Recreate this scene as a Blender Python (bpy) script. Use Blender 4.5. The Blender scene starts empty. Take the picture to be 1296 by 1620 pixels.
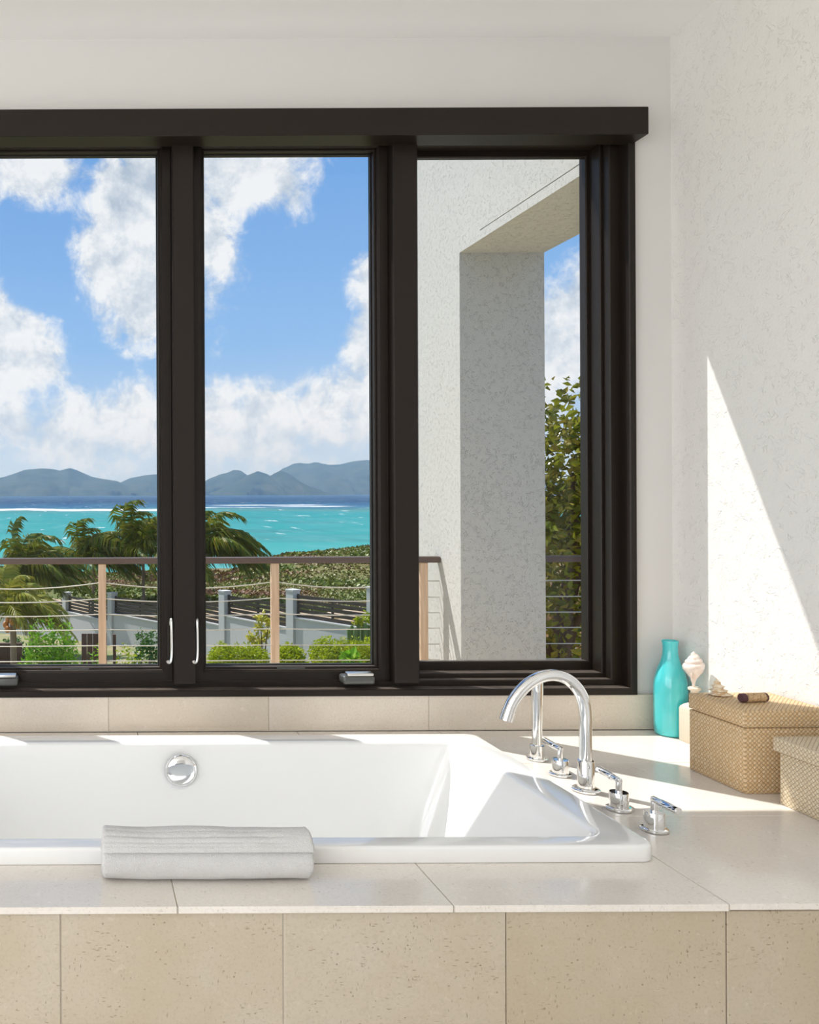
import bpy, bmesh, math, random
from mathutils import Vector, Matrix, noise
random.seed(7)
sc = bpy.context.scene
col = sc.collection
F = 1341.0            # focal length in pixels of the 1296x1620 frame
CX, CY = 130.0, 779.0 # principal point
EYE = 1.254
R = math.radians
# ------------------------------------------------------------------ camera
cam_d = bpy.data.cameras.new('camera')
cam = bpy.data.objects.new('camera', cam_d); col.objects.link(cam)
cam.location = (0, 0, EYE)
cam.rotation_euler = (R(90), 0.0044, 0)
cam_d.sensor_width = 36; cam_d.lens = F/1620*36
cam_d.shift_x = (648-CX)/1620; cam_d.shift_y = (CY-810+2.5)/1620
cam_d.clip_start = 0.05; cam_d.clip_end = 30000
sc.camera = cam
# ------------------------------------------------------------------ colour management
sc.view_settings.view_transform = 'Standard'; sc.view_settings.look = 'None'
sc.view_settings.gamma = 1; sc.view_settings.use_curve_mapping = False
sc.view_settings.exposure = 0.0
sc.cycles.use_denoising = True
sc.cycles.max_bounces = 10; sc.cycles.diffuse_bounces = 6; sc.cycles.transparent_max_bounces = 24
sc.cycles.caustics_reflective = False; sc.cycles.caustics_refractive = False
sc.cycles.sample_clamp_indirect = 6

# ------------------------------------------------------------------ node helpers
def mth(nt, op, a, b=None, c=None, clamp=False):
    n = nt.nodes.new('ShaderNodeMath'); n.operation = op; n.use_clamp = clamp
    for i, v in enumerate((a, b, c)):
        if v is None: continue
        if isinstance(v, (int, float)): n.inputs[i].default_value = v
        else: nt.links.new(v, n.inputs[i])
    return n.outputs[0]
def mixc(nt, fac, a, b, blend='MIX'):
    n = nt.nodes.new('ShaderNodeMix'); n.data_type = 'RGBA'; n.blend_type = blend
    for s, v in ((n.inputs[0], fac), (n.inputs[6], a), (n.inputs[7], b)):
        if isinstance(v, (int, float)): s.default_value = v
        elif isinstance(v, tuple): s.default_value = (*v, 1) if len(v) == 3 else v
        else: nt.links.new(v, s)
    return n.outputs[2]
def ramp(nt, fac, stops, interp='LINEAR'):
    n = nt.nodes.new('ShaderNodeValToRGB'); n.color_ramp.interpolation = interp
    el = n.color_ramp.elements
    while len(el) < len(stops): el.new(0.5)
    for e, (p, c) in zip(el, stops):
        e.position = p; e.color = (*c, 1) if len(c) == 3 else c
    nt.links.new(fac, n.inputs[0]); return n.outputs[0]
def maprange(nt, v, a, b, c=0.0, d=1.0, smooth=True):
    n = nt.nodes.new('ShaderNodeMapRange'); n.interpolation_type = 'SMOOTHSTEP' if smooth else 'LINEAR'
    nt.links.new(v, n.inputs[0])
    for i, q in enumerate((a, b, c, d)): n.inputs[i+1].default_value = q
    return n.outputs[0]
def noise_n(nt, vec, scale, detail=3, rough=0.5, dist=0.0):
    n = nt.nodes.new('ShaderNodeTexNoise'); n.inputs['Scale'].default_value = scale
    n.inputs['Detail'].default_value = detail; n.inputs['Roughness'].default_value = rough
    n.inputs['Distortion'].default_value = dist
    if vec is not None: nt.links.new(vec, n.inputs['Vector'])
    return n.outputs[0]
def vscale(nt, vec, s, off=(0, 0, 0), rot=(0, 0, 0)):
    n = nt.nodes.new('ShaderNodeMapping'); n.inputs['Scale'].default_value = s
    n.inputs['Location'].default_value = off; n.inputs['Rotation'].default_value = rot
    nt.links.new(vec, n.inputs[0]); return n.outputs[0]
def pos(nt): return nt.nodes.new('ShaderNodeNewGeometry').outputs['Position']

# ------------------------------------------------------------------ sky
w = bpy.data.worlds.new('sky'); sc.world = w; w.use_nodes = True
nt = w.node_tree; nt.nodes.clear()
tc = nt.nodes.new('ShaderNodeTexCoord').outputs['Generated']
sx = nt.nodes.new('ShaderNodeSeparateXYZ'); nt.links.new(tc, sx.inputs[0])
dx, dy, dz = sx.outputs
dyc = mth(nt, 'MAXIMUM', dy, 0.15)
U = mth(nt, 'DIVIDE', dx, dyc); V = mth(nt, 'DIVIDE', dz, dyc)
n1 = mth(nt, 'ADD', mth(nt, 'MULTIPLY', noise_n(nt, tc, 9.0, 10, 0.6, 0.2), 0.62), mth(nt, 'MULTIPLY', noise_n(nt, tc, 27.0, 9, 0.66, 0.3), 0.38))
tcb = vscale(nt, tc, (1, 1, 1), (0.012, 0.0, -0.022))
n1b = mth(nt, 'ADD', mth(nt, 'MULTIPLY', noise_n(nt, tcb, 9.0, 7, 0.6, 0.2), 0.62), mth(nt, 'MULTIPLY', noise_n(nt, tcb, 27.0, 5, 0.66, 0.3), 0.38))
n2 = noise_n(nt, vscale(nt, tc, (1, 1, 1.6)), 3.2, 3, 0.5)
blobs = [  # cumulus banks: direction (u, v) and angular half sizes, from where they stand over the sea
 (40, 262, 110, 75), (205, 390, 88, 140), (250, 300, 110, 110), (400, 270, 125, 75), (335, 390, 50, 100),
 (25, 560, 85, 72), (-40, 520, 90, 70), (20, 660, 80, 62), (130, 682, 120, 70), (225, 675, 80, 72), (330, 680, 100, 66), (430, 670, 100, 70),
 (530, 655, 95, 88), (575, 560, 40, 60), (598, 480, 36, 66), (640, 560, 90, 150), (895, 540, 100, 95), (960, 470, 90, 60), (790, 620, 160, 80),
 (300, 715, 420, 26), (1100, 600, 200, 110), (-200, 640, 150, 90), (-220, 330, 140, 90)]
best = None
for (px, py, a, b) in blobs:
    du = mth(nt, 'MULTIPLY', mth(nt, 'SUBTRACT', U, (px-CX)/F), F/a)
    dv = mth(nt, 'MULTIPLY', mth(nt, 'SUBTRACT', V, (CY-py)/F), F/b)
    q = mth(nt, 'SUBTRACT', 1.0, mth(nt, 'SQRT', mth(nt, 'ADD', mth(nt, 'MULTIPLY', du, du), mth(nt, 'MULTIPLY', dv, dv))))
    q = mth(nt, 'MULTIPLY', q, min(a, b)/75.0)
    best = q if best is None else mth(nt, 'SMOOTH_MAX', best, q, 0.15)
best = mth(nt, 'MINIMUM', mth(nt, 'MAXIMUM', best, -1.0), 0.6)
inview = mth(nt, 'MULTIPLY', maprange(nt, U, -0.28, -0.16), mth(nt, 'SUBTRACT', 1.0, maprange(nt, U, 0.66, 0.8)))
inview = mth(nt, 'MULTIPLY', inview, mth(nt, 'SUBTRACT', 1.0, maprange(nt, V, 0.42, 0.55)))
inview = mth(nt, 'MULTIPLY', inview, maprange(nt, dy, 0.1, 0.3))
rest = mth(nt, 'SUBTRACT', mth(nt, 'MULTIPLY', mth(nt, 'SUBTRACT', n2, 0.5), 4.0), mth(nt, 'MULTIPLY', inview, 3.0))
dens0 = mth(nt, 'MAXIMUM', best, rest)
dens = mth(nt, 'ADD', dens0, mth(nt, 'MULTIPLY', mth(nt, 'SUBTRACT', n1, 0.5), 3.4))
cover = maprange(nt, dens, -0.16, 0.40)
shade = mth(nt, 'ADD', 0.62, mth(nt, 'MULTIPLY', mth(nt, 'SUBTRACT', n1, n1b), 4.6), clamp=True)
shade = mth(nt, 'MULTIPLY', shade, mth(nt, 'SUBTRACT', 1.0, maprange(nt, dens, 0.35, 1.2, 0, 0.25)))
cloudc = ramp(nt, shade, [(0.0, (0.50, 0.58, 0.68)), (0.45, (0.72, 0.77, 0.83)), (0.8, (0.94, 0.95, 0.96))])
skyc = ramp(nt, dz, [(0.0, (0.60, 0.70, 0.82)), (0.06, (0.50, 0.65, 0.86)), (0.17, (0.29, 0.52, 0.87)), (0.34, (0.20, 0.42, 0.81)), (0.8, (0.10, 0.26, 0.66))])
low = mth(nt, 'SUBTRACT', 1.0, maprange(nt, dz, 0.0, 0.10))
cloudc = mixc(nt, mth(nt, 'MULTIPLY', low, 0.6), cloudc, (0.62, 0.70, 0.79))
skycol = mixc(nt, mth(nt, 'MULTIPLY', cover, 0.95), skyc, cloudc)
skycol = mixc(nt, maprange(nt, dz, -0.05, -0.005), (0.20, 0.26, 0.26), skycol)
bg = nt.nodes.new('ShaderNodeBackground'); nt.links.new(skycol, bg.inputs[0]); bg.inputs[1].default_value = 1.0
wo = nt.nodes.new('ShaderNodeOutputWorld'); nt.links.new(bg.outputs[0], wo.inputs[0])

# ------------------------------------------------------------------ sun and the added fill lamps of the room
SUN = Vector((1.05, -1.0, -2.15)).normalized()
sd = bpy.data.lights.new('sun', 'SUN'); sd.energy = 5.9; sd.angle = R(0.5); sd.color = (1.0, 0.96, 0.90)
so = bpy.data.objects.new('sun', sd); col.objects.link(so)
so.rotation_euler = SUN.to_track_quat('-Z', 'Y').to_euler(); so.location = (-20, 20, 40)
def fill_lamp(name, loc, rot, sx_, sy_, energy):   # unseen area lamps added to brighten the room, in openings left and behind
    ad = bpy.data.lights.new(name, 'AREA'); ad.shape = 'RECTANGLE'; ad.size = sx_; ad.size_y = sy_; ad.energy = energy; ad.color = (1.0, 0.975, 0.95)
    ao = bpy.data.objects.new(name, ad); col.objects.link(ao); ao.location = loc; ao.rotation_euler = rot
fill_lamp('rear_fill', (-1.9, -2.61, 1.35), (R(90), 0, 0), 2.0, 2.3, 48)
fill_lamp('side_fill', (-2.99, -0.7, 1.35), (R(90), 0, R(-90)), 3.2, 2.3, 72)

# ------------------------------------------------------------------ materials
MATS = {}
def mat(name, color, rough=0.5, metal=0.0, spec=0.5, coat=0.0):
    m = bpy.data.materials.new(name); m.use_nodes = True
    p = m.node_tree.nodes['Principled BSDF']
    p.inputs['Base Color'].default_value = (*color, 1); p.inputs['Roughness'].default_value = rough
    p.inputs['Metallic'].default_value = metal; p.inputs['Specular IOR Level'].default_value = spec
    p.inputs['Coat Weight'].default_value = coat; p.inputs['Coat Roughness'].default_value = 0.05
    MATS[name] = m; return m, m.node_tree, p
def bump(nt, p, h, strength, dist=0.01):
    b = nt.nodes.new('ShaderNodeBump'); b.inputs['Strength'].default_value = strength; b.inputs['Distance'].default_value = dist
    nt.links.new(h, b.inputs['Height']); nt.links.new(b.outputs[0], p.inputs['Normal'])
def stucco(name, color, strength, s=1.0):
    m, nt, p = mat(name, color, 0.85, spec=0.2)
    P = pos(nt)
    a = noise_n(nt, P, 16*s, 2, 0.5, 3.2)
    r = mth(nt, 'ABSOLUTE', mth(nt, 'SUBTRACT', a, 0.5))
    ridge = mth(nt, 'SUBTRACT', 1.0, maprange(nt, r, 0.0, 0.035))
    msk = maprange(nt, noise_n(nt, P, 30*s, 2), 0.45, 0.62)
    h = mth(nt, 'ADD', mth(nt, 'MULTIPLY', ridge, msk), mth(nt, 'MULTIPLY', noise_n(nt, P, 120*s, 3), 0.5))
    bump(nt, p, h, strength, 0.006)
    return m
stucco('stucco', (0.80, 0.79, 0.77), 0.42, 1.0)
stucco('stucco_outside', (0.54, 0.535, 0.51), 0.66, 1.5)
m, nt, p = mat('paint', (0.69, 0.675, 0.66), 0.8, spec=0.2); bump(nt, p, noise_n(nt, pos(nt), 40, 3), 0.08, 0.004)
m, nt, p = mat('ceiling_paint', (0.92, 0.915, 0.905), 0.85, spec=0.2)
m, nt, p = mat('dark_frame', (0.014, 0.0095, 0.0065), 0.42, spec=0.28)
gn = nt.nodes.new('ShaderNodeNewGeometry').outputs['True Normal']; sn = nt.nodes.new('ShaderNodeSeparateXYZ'); nt.links.new(gn, sn.inputs[0])   # sunlit ledge tops: paler colour painted onto the upward faces
sunlit_ledge = mth(nt, 'MULTIPLY', maprange(nt, sn.outputs[2], 0.8, 0.98), maprange(nt, noise_n(nt, pos(nt), 18, 3), 0.25, 0.6, 0.4, 1.0))
nt.links.new(mixc(nt, sunlit_ledge, (0.014, 0.0095, 0.0065), (0.10, 0.082, 0.07)), p.inputs['Base Color']); bump(nt, p, noise_n(nt, vscale(nt, pos(nt), (1, 1, 0.1)), 90, 2), 0.05, 0.002)
mat('gasket', (0.006, 0.006, 0.006), 0.6)
mat('tub_white', (0.86, 0.865, 0.86), 0.10, spec=0.5, coat=0.6)
mat('chrome', (0.86, 0.87, 0.88), 0.06, metal=1.0)
mat('chrome_dark', (0.25, 0.26, 0.27), 0.25, metal=1.0)
mat('lever_metal', (0.70, 0.70, 0.68), 0.28, metal=1.0)
mat('crank_grey', (0.10, 0.105, 0.10), 0.3, metal=0.4)
def stone(name, c1, c2, rough, fleck):
    m, nt, p = mat(name, c1, rough, spec=0.4)
    P = pos(nt)
    oi = nt.nodes.new('ShaderNodeObjectInfo').outputs['Random']
    big = noise_n(nt, P, 5, 4, 0.6)
    c = mixc(nt, maprange(nt, mth(nt, 'ADD', mth(nt, 'MULTIPLY', big, 0.7), mth(nt, 'MULTIPLY', oi, 0.35)), 0.25, 0.85), c1, c2)
    fine = noise_n(nt, P, 160, 3, 0.6)
    c = mixc(nt, maprange(nt, fine, 0.45, 0.75, 0, 0.35), c, tuple(x*0.78 for x in c1))
    pale = noise_n(nt, P, 55, 4, 0.7, 0.6)
    c = mixc(nt, maprange(nt, pale, 0.58, 0.72, 0, 0.35), c, tuple(min(1, x*1.18) for x in c2))
    h = None
    for k, (sc_, rot, th) in enumerate((((45, 170, 190), (0.5, 0.5, 0.7), 0.12), ((180, 150, 55), (0.2, 0.7, 0.4), 0.11), ((80, 34, 90), (0.9, 0.3, -0.9), 0.07))):
        v = nt.nodes.new('ShaderNodeTexVoronoi'); v.inputs['Scale'].default_value = 1.0; v.inputs['Randomness'].default_value = 1
        dn = nt.nodes.new('ShaderNodeVectorMath'); dn.operation = 'ADD'
        nn = nt.nodes.new('ShaderNodeTexNoise'); nn.inputs['Scale'].default_value = 60; nt.links.new(P, nn.inputs['Vector'])
        sca = nt.nodes.new('ShaderNodeVectorMath'); sca.operation = 'SCALE'; sca.inputs['Scale'].default_value = 0.006; nt.links.new(nn.outputs['Color'], sca.inputs[0])
        nt.links.new(P, dn.inputs[0]); nt.links.new(sca.outputs[0], dn.inputs[1])
        nt.links.new(vscale(nt, dn.outputs[0], sc_, (k*3.1, k*1.7, 0), rot), v.inputs['Vector'])
        sel = maprange(nt, noise_n(nt, P, 14+9*k, 2), 0.48, 0.62)
        f = mth(nt, 'MULTIPLY', mth(nt, 'SUBTRACT', 1.0, maprange(nt, v.outputs['Distance'], th, th+0.12)), sel)
        c = mixc(nt, mth(nt, 'MULTIPLY', f, fleck*(1.0 if k < 2 else 1.3), clamp=True), c, (0.20, 0.15, 0.085))
        h = f if h is None else mth(nt, 'MAXIMUM', h, f)
    nt.links.new(c, p.inputs['Base Color'])
    bump(nt, p, mth(nt, 'SUBTRACT', mth(nt, 'MULTIPLY', fine, 0.15), h), 0.25*min(1, fleck*1.6), 0.002)
    return m
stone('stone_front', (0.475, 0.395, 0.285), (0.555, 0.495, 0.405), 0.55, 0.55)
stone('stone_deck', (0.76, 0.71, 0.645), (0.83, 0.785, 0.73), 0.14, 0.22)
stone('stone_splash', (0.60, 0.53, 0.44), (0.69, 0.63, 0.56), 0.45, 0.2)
mat('grout', (0.46, 0.42, 0.35), 0.9)
mat('grout_dark', (0.10, 0.085, 0.06), 0.9)
m, nt, p = mat('floor_stone', (0.78, 0.76, 0.72), 0.4)
m, nt, p = mat('turquoise', (0.085, 0.60, 0.63), 0.12, coat=0.6)
p.inputs['Subsurface Weight'].default_value = 0.25; p.inputs['Subsurface Radius'].default_value = (0.01, 0.03, 0.03); p.inputs['Subsurface Scale'].default_value = 0.5
m, nt, p = mat('shell', (0.82, 0.74, 0.68), 0.4)
nt.links.new(ramp(nt, noise_n(nt, pos(nt), 60, 3), [(0.3, (0.84, 0.77, 0.71)), (0.7, (0.74, 0.60, 0.52))]), p.inputs['Base Color'])
m, nt, p = mat('spiky_shell', (0.78, 0.62, 0.42), 0.5)
nt.links.new(ramp(nt, noise_n(nt, pos(nt), 90, 3), [(0.35, (0.85, 0.77, 0.62)), (0.65, (0.62, 0.42, 0.22))]), p.inputs['Base Color'])
m, nt, p = mat('jar_stone', (0.70, 0.62, 0.50), 0.6); bump(nt, p, noise_n(nt, pos(nt), 150, 3), 0.2, 0.002)
m, nt, p = mat('cork', (0.55, 0.38, 0.20), 0.8)
nt.links.new(ramp(nt, noise_n(nt, pos(nt), 250, 3), [(0.35, (0.30, 0.19, 0.09)), (0.6, (0.62, 0.44, 0.25))]), p.inputs['Base Color'])
mat('cork_stain', (0.085, 0.035, 0.04), 0.7)
m, nt, p = mat('towel', (0.72, 0.715, 0.71), 0.95, spec=0.1)
p.inputs['Sheen Weight'].default_value = 0.3
bump(nt, p, mth(nt, 'ADD', noise_n(nt, pos(nt), 420, 2), mth(nt, 'MULTIPLY', noise_n(nt, pos(nt), 1000, 1), 0.6)), 0.8, 0.004)
# woven pandanus: two sets of diagonal strands crossing over and under, from metre UVs
def weave(name, c1, c2, c3):
    m, nt, p = mat(name, c1, 0.6, spec=0.25)
    uv = nt.nodes.new('ShaderNodeTexCoord').outputs['UV']
    uvr = vscale(nt, uv, (128, 128, 1), rot=(0, 0, R(45)))
    s = nt.nodes.new('ShaderNodeSeparateXYZ'); nt.links.new(uvr, s.inputs[0])
    u, v = s.outputs[0], s.outputs[1]
    fu = mth(nt, 'ABSOLUTE', mth(nt, 'SUBTRACT', mth(nt, 'FRACT', u), 0.5)); fv = mth(nt, 'ABSOLUTE', mth(nt, 'SUBTRACT', mth(nt, 'FRACT', v), 0.5))
    par = mth(nt, 'FLOORED_MODULO', mth(nt, 'ADD', mth(nt, 'FLOOR', u), mth(nt, 'FLOOR', v)), 2.0)
    edge_u = mth(nt, 'SUBTRACT', 1.0, maprange(nt, fu, 0.30, 0.5)); edge_v = mth(nt, 'SUBTRACT', 1.0, maprange(nt, fv, 0.30, 0.5))
    along_u = mth(nt, 'SUBTRACT', 1.0, mth(nt, 'MULTIPLY', mth(nt, 'POWER', fu, 2.0), 2.0)); along_v = mth(nt, 'SUBTRACT', 1.0, mth(nt, 'MULTIPLY', mth(nt, 'POWER', fv, 2.0), 2.0))
    hu = mth(nt, 'MULTIPLY', edge_u, along_v); hv = mth(nt, 'MULTIPLY', edge_v, along_u)
    mx = nt.nodes.new('ShaderNodeMix'); mx.data_type = 'FLOAT'
    nt.links.new(par, mx.inputs[0]); nt.links.new(hu, mx.inputs[2]); nt.links.new(hv, mx.inputs[3]); h = mx.outputs[0]
    wn = nt.nodes.new('ShaderNodeTexWhiteNoise'); wn.noise_dimensions = '2D'
    cmb = nt.nodes.new('ShaderNodeCombineXYZ'); nt.links.new(mth(nt, 'FLOOR', u), cmb.inputs[0]); nt.links.new(mth(nt, 'FLOOR', v), cmb.inputs[1]); nt.links.new(cmb.outputs[0], wn.inputs[0])
    c = mixc(nt, wn.outputs[0], c1, c2)
    c = mixc(nt, mth(nt, 'MULTIPLY', par, 0.35), c, c3)
    c = mixc(nt, maprange(nt, h, 0.05, 0.7, 0.72, 0.0), c, tuple(x*0.42 for x in c3))
    nt.links.new(c, p.inputs['Base Color']); bump(nt, p, h, 0.7, 0.003)
weave('weave_large', (0.80, 0.62, 0.40), (0.72, 0.51, 0.29), (0.60, 0.37, 0.16))
weave('weave_small', (0.80, 0.69, 0.52), (0.74, 0.61, 0.43), (0.60, 0.46, 0.28))
# glass: clear sheet with surface reflection
m = bpy.data.materials.new('window_glass'); m.use_nodes = True; MATS['window_glass'] = m
nt = m.node_tree; nt.nodes.clear()
tr = nt.nodes.new('ShaderNodeBsdfTransparent'); tr.inputs[0].default_value = (0.985, 0.99, 0.99, 1)
gl = nt.nodes.new('ShaderNodeBsdfGlossy'); gl.inputs['Roughness'].default_value = 0.0
fr = nt.nodes.new('ShaderNodeFresnel')
bf = nt.nodes.new('ShaderNodeNewGeometry').outputs['Backfacing']   # same reflection on both faces of the sheet
nt.links.new(mth(nt, 'ADD', 1.24, mth(nt, 'MULTIPLY', bf, 1/1.24-1.24)), fr.inputs[0])
ms = nt.nodes.new('ShaderNodeMixShader'); nt.links.new(fr.outputs[0], ms.inputs[0]); nt.links.new(tr.outputs[0], ms.inputs[1]); nt.links.new(gl.outputs[0], ms.inputs[2])
o = nt.nodes.new('ShaderNodeOutputMaterial'); nt.links.new(ms.outputs[0], o.inputs[0])
# outside
m, nt, p = mat('post_wood', (0.70, 0.50, 0.36), 0.6)
nt.links.new(ramp(nt, noise_n(nt, vscale(nt, pos(nt), (60, 60, 4)), 1, 3), [(0.3, (0.55, 0.37, 0.25)), (0.7, (0.70, 0.53, 0.39))]), p.inputs['Base Color'])
mat('rail_brown', (0.10, 0.065, 0.055), 0.4)
mat('cable', (0.55, 0.54, 0.50), 0.4, metal=0.6)
mat('slat_brown', (0.03, 0.022, 0.018), 0.5)
m, nt, p = mat('garden_wall', (0.52, 0.53, 0.535), 0.85); bump(nt, p, noise_n(nt, pos(nt), 8, 3), 0.2, 0.02)
mat('gate_brown', (0.11, 0.055, 0.04), 0.6)
m, nt, p = mat('terrace', (0.70, 0.57, 0.38), 0.7)
def leafmat(name, stops, trans=0.35, rough=0.4):
    m, nt, p = mat(name, stops[0], rough, spec=0.2)
    g = nt.nodes.new('ShaderNodeNewGeometry')
    k = len(stops)
    c = ramp(nt, g.outputs['Random Per Island'], [(i/max(1, k-1), s) for i, s in enumerate(stops)])
    nt.links.new(c, p.inputs['Base Color'])
    t = nt.nodes.new('ShaderNodeBsdfTranslucent'); nt.links.new(c, t.inputs[0])
    ms = nt.nodes.new('ShaderNodeMixShader'); ms.inputs[0].default_value = trans
    out = nt.nodes['Material Output']
    nt.links.new(p.outputs[0], ms.inputs[1]); nt.links.new(t.outputs[0], ms.inputs[2]); nt.links.new(ms.outputs[0], out.inputs[0])
leafmat('palm_leaf', [(0.06, 0.12, 0.01), (0.16, 0.20, 0.012), (0.035, 0.075, 0.01), (0.28, 0.24, 0.02), (0.10, 0.15, 0.012)])
leafmat('palm_leaf_yellow', [(0.24, 0.28, 0.03), (0.36, 0.32, 0.04), (0.14, 0.20, 0.02), (0.45, 0.36, 0.07)])
leafmat('bright_leaf', [(0.17, 0.40, 0.015), (0.26, 0.50, 0.02), (0.10, 0.26, 0.012), (0.36, 0.54, 0.04)])
leafmat('hedge_leaf', [(0.34, 0.44, 0.008), (0.46, 0.52, 0.01), (0.20, 0.30, 0.01), (0.52, 0.52, 0.015)])
leafmat('dark_leaf', [(0.05, 0.13, 0.025), (0.10, 0.22, 0.05), (0.03, 0.08, 0.02)])
leafmat('yellow_leaf', [(0.62, 0.55, 0.05), (0.70, 0.62, 0.14), (0.36, 0.42, 0.05), (0.55, 0.45, 0.03)])
leafmat('tree_leaf', [(0.17, 0.21, 0.015), (0.30, 0.30, 0.02), (0.09, 0.12, 0.015), (0.24, 0.19, 0.03), (0.38, 0.36, 0.05)], 0.3, 0.25)
leafmat('dry_leaf', [(0.30, 0.17, 0.07), (0.42, 0.27, 0.14), (0.20, 0.12, 0.05), (0.24, 0.22, 0.05)], 0.2)
leafmat('white_petal', [(0.8, 0.8, 0.76), (0.7, 0.72, 0.62)], 0.2)
leafmat('scrub_leaf', [(0.06, 0.11, 0.012), (0.13, 0.18, 0.012), (0.17, 0.17, 0.02), (0.19, 0.11, 0.04), (0.20, 0.085, 0.045)], 0.1)
nt = MATS['scrub_leaf'].node_tree; rn = [n for n in nt.nodes if n.type == 'VALTORGB'][0]; gi = [n for n in nt.nodes if n.type == 'NEW_GEOMETRY'][0]
nt.links.new(mth(nt, 'ADD', mth(nt, 'MULTIPLY', gi.outputs['Random Per Island'], 0.35), maprange(nt, noise_n(nt, gi.outputs['Position'], 0.13, 4, 0.6), 0.36, 0.66, 0, 0.7)), rn.inputs[0])
mat('bark', (0.28, 0.21, 0.15), 0.9); mat('bark_dark', (0.10, 0.06, 0.035), 0.9)
mat('coconut', (0.62, 0.24, 0.05), 0.5); mat('cactus', (0.12, 0.20, 0.05), 0.6)
m, nt, p = mat('ground', (0.20, 0.20, 0.06), 0.95)
nt.links.new(ramp(nt, noise_n(nt, pos(nt), 0.5, 5, 0.6), [(0.35, (0.13, 0.19, 0.035)), (0.65, (0.33, 0.27, 0.16))]), p.inputs['Base Color'])
m, nt, p = mat('hillside', (0.22, 0.18, 0.07), 0.95)
nt.links.new(ramp(nt, noise_n(nt, pos(nt), 0.12, 6, 0.65), [(0.32, (0.08, 0.11, 0.015)), (0.5, (0.14, 0.13, 0.03)), (0.66, (0.20, 0.11, 0.06))]), p.inputs['Base Color'])
m, nt, p = mat('sandy', (0.42, 0.31, 0.21), 0.95)
nt.links.new(ramp(nt, noise_n(nt, pos(nt), 1.2, 5, 0.6), [(0.35, (0.30, 0.21, 0.12)), (0.65, (0.50, 0.39, 0.28))]), p.inputs['Base Color'])
m, nt, p = mat('hill_green', (0.06, 0.08, 0.035), 1.0, spec=0.0)
nt.links.new(ramp(nt, noise_n(nt, pos(nt), 0.006, 5, 0.6), [(0.35, (0.022, 0.034, 0.020)), (0.65, (0.065, 0.072, 0.045))]), p.inputs['Base Color'])
# sea: pale sand lagoon, coral reef with breaking surf, deep water beyond
m, nt, p = mat('sea', (0.05, 0.4, 0.45), 0.45, spec=0.02)
P = pos(nt); s = nt.nodes.new('ShaderNodeSeparateXYZ'); nt.links.new(P, s.inputs[0])
X_, Y_ = s.outputs[0], s.outputs[1]
wob = mth(nt, 'MULTIPLY', mth(nt, 'SUBTRACT', noise_n(nt, vscale(nt, P, (0.006, 0.003, 1)), 1, 3), 0.5), 220)
Yw = mth(nt, 'ADD', Y_, wob)
tY = mth(nt, 'DIVIDE', Yw, 2000.0)
c = ramp(nt, tY, [(0.0, (0.07, 0.29, 0.26)), (0.10, (0.05, 0.30, 0.275)), (0.18, (0.016, 0.24, 0.235)), (0.36, (0.012, 0.22, 0.23)), (0.43, (0.06, 0.20, 0.195)), (0.475, (0.035, 0.15, 0.19)), (0.54, (0.006, 0.075, 0.175)), (0.8, (0.003, 0.036, 0.12)), (1.0, (0.002, 0.028, 0.105))])
pat = noise_n(nt, vscale(nt, P, (0.010, 0.016, 1)), 1, 5, 0.65)
c = mixc(nt, maprange(nt, pat, 0.52, 0.72, 0, 0.55), c, (0.035, 0.125, 0.14))
rip = mth(nt, 'MAXIMUM', noise_n(nt, vscale(nt, P, (0.10, 0.035, 1)), 1, 5, 0.7), noise_n(nt, vscale(nt, P, (0.03, 0.007, 1)), 1, 5, 0.75))
c = mixc(nt, maprange(nt, rip, 0.45, 0.75, 0.0, 0.45), c, (0.14, 0.33, 0.34))
def surf(yc, half, x0, x1, sc_):
    wv = mth(nt, 'MULTIPLY', mth(nt, 'SUBTRACT', noise_n(nt, vscale(nt, P, (sc_, 0.0, 1)), 1, 4, 0.6), 0.5), half*3.2)
    d = mth(nt, 'ABSOLUTE', mth(nt, 'SUBTRACT', mth(nt, 'ADD', Y_, wv), yc))
    f = mth(nt, 'SUBTRACT', 1.0, maprange(nt, d, half*0.55, half))
    f = mth(nt, 'MULTIPLY', f, mth(nt, 'MULTIPLY', maprange(nt, X_, x0-25, x0+25), mth(nt, 'SUBTRACT', 1.0, maprange(nt, X_, x1-25, x1+25))))
    return mth(nt, 'MULTIPLY', f, maprange(nt, noise_n(nt, vscale(nt, P, (0.03, 0.02, 1)), 1, 3), 0.3, 0.45))
fm = surf(905, 75, -1500, 95, 0.012)
for a in ((1010, 32, 130, 215, 0.02), (1190, 50, 190, 330, 0.02), (1060, 40, 250, 330, 0.02), (850, 18, 30, 95, 0.02), (1120, 30, 600, 900, 0.01)): fm = mth(nt, 'MAXIMUM', fm, surf(*a))
caps = mth(nt, 'MULTIPLY', maprange(nt, noise_n(nt, vscale(nt, P, (0.11, 0.022, 1)), 1, 3, 0.6), 0.66, 0.72), 0.9)
fm = mth(nt, 'MAXIMUM', fm, caps)
c = mixc(nt, fm, c, (0.62, 0.63, 0.63))
nt.links.new(c, p.inputs['Base Color'])

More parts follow.
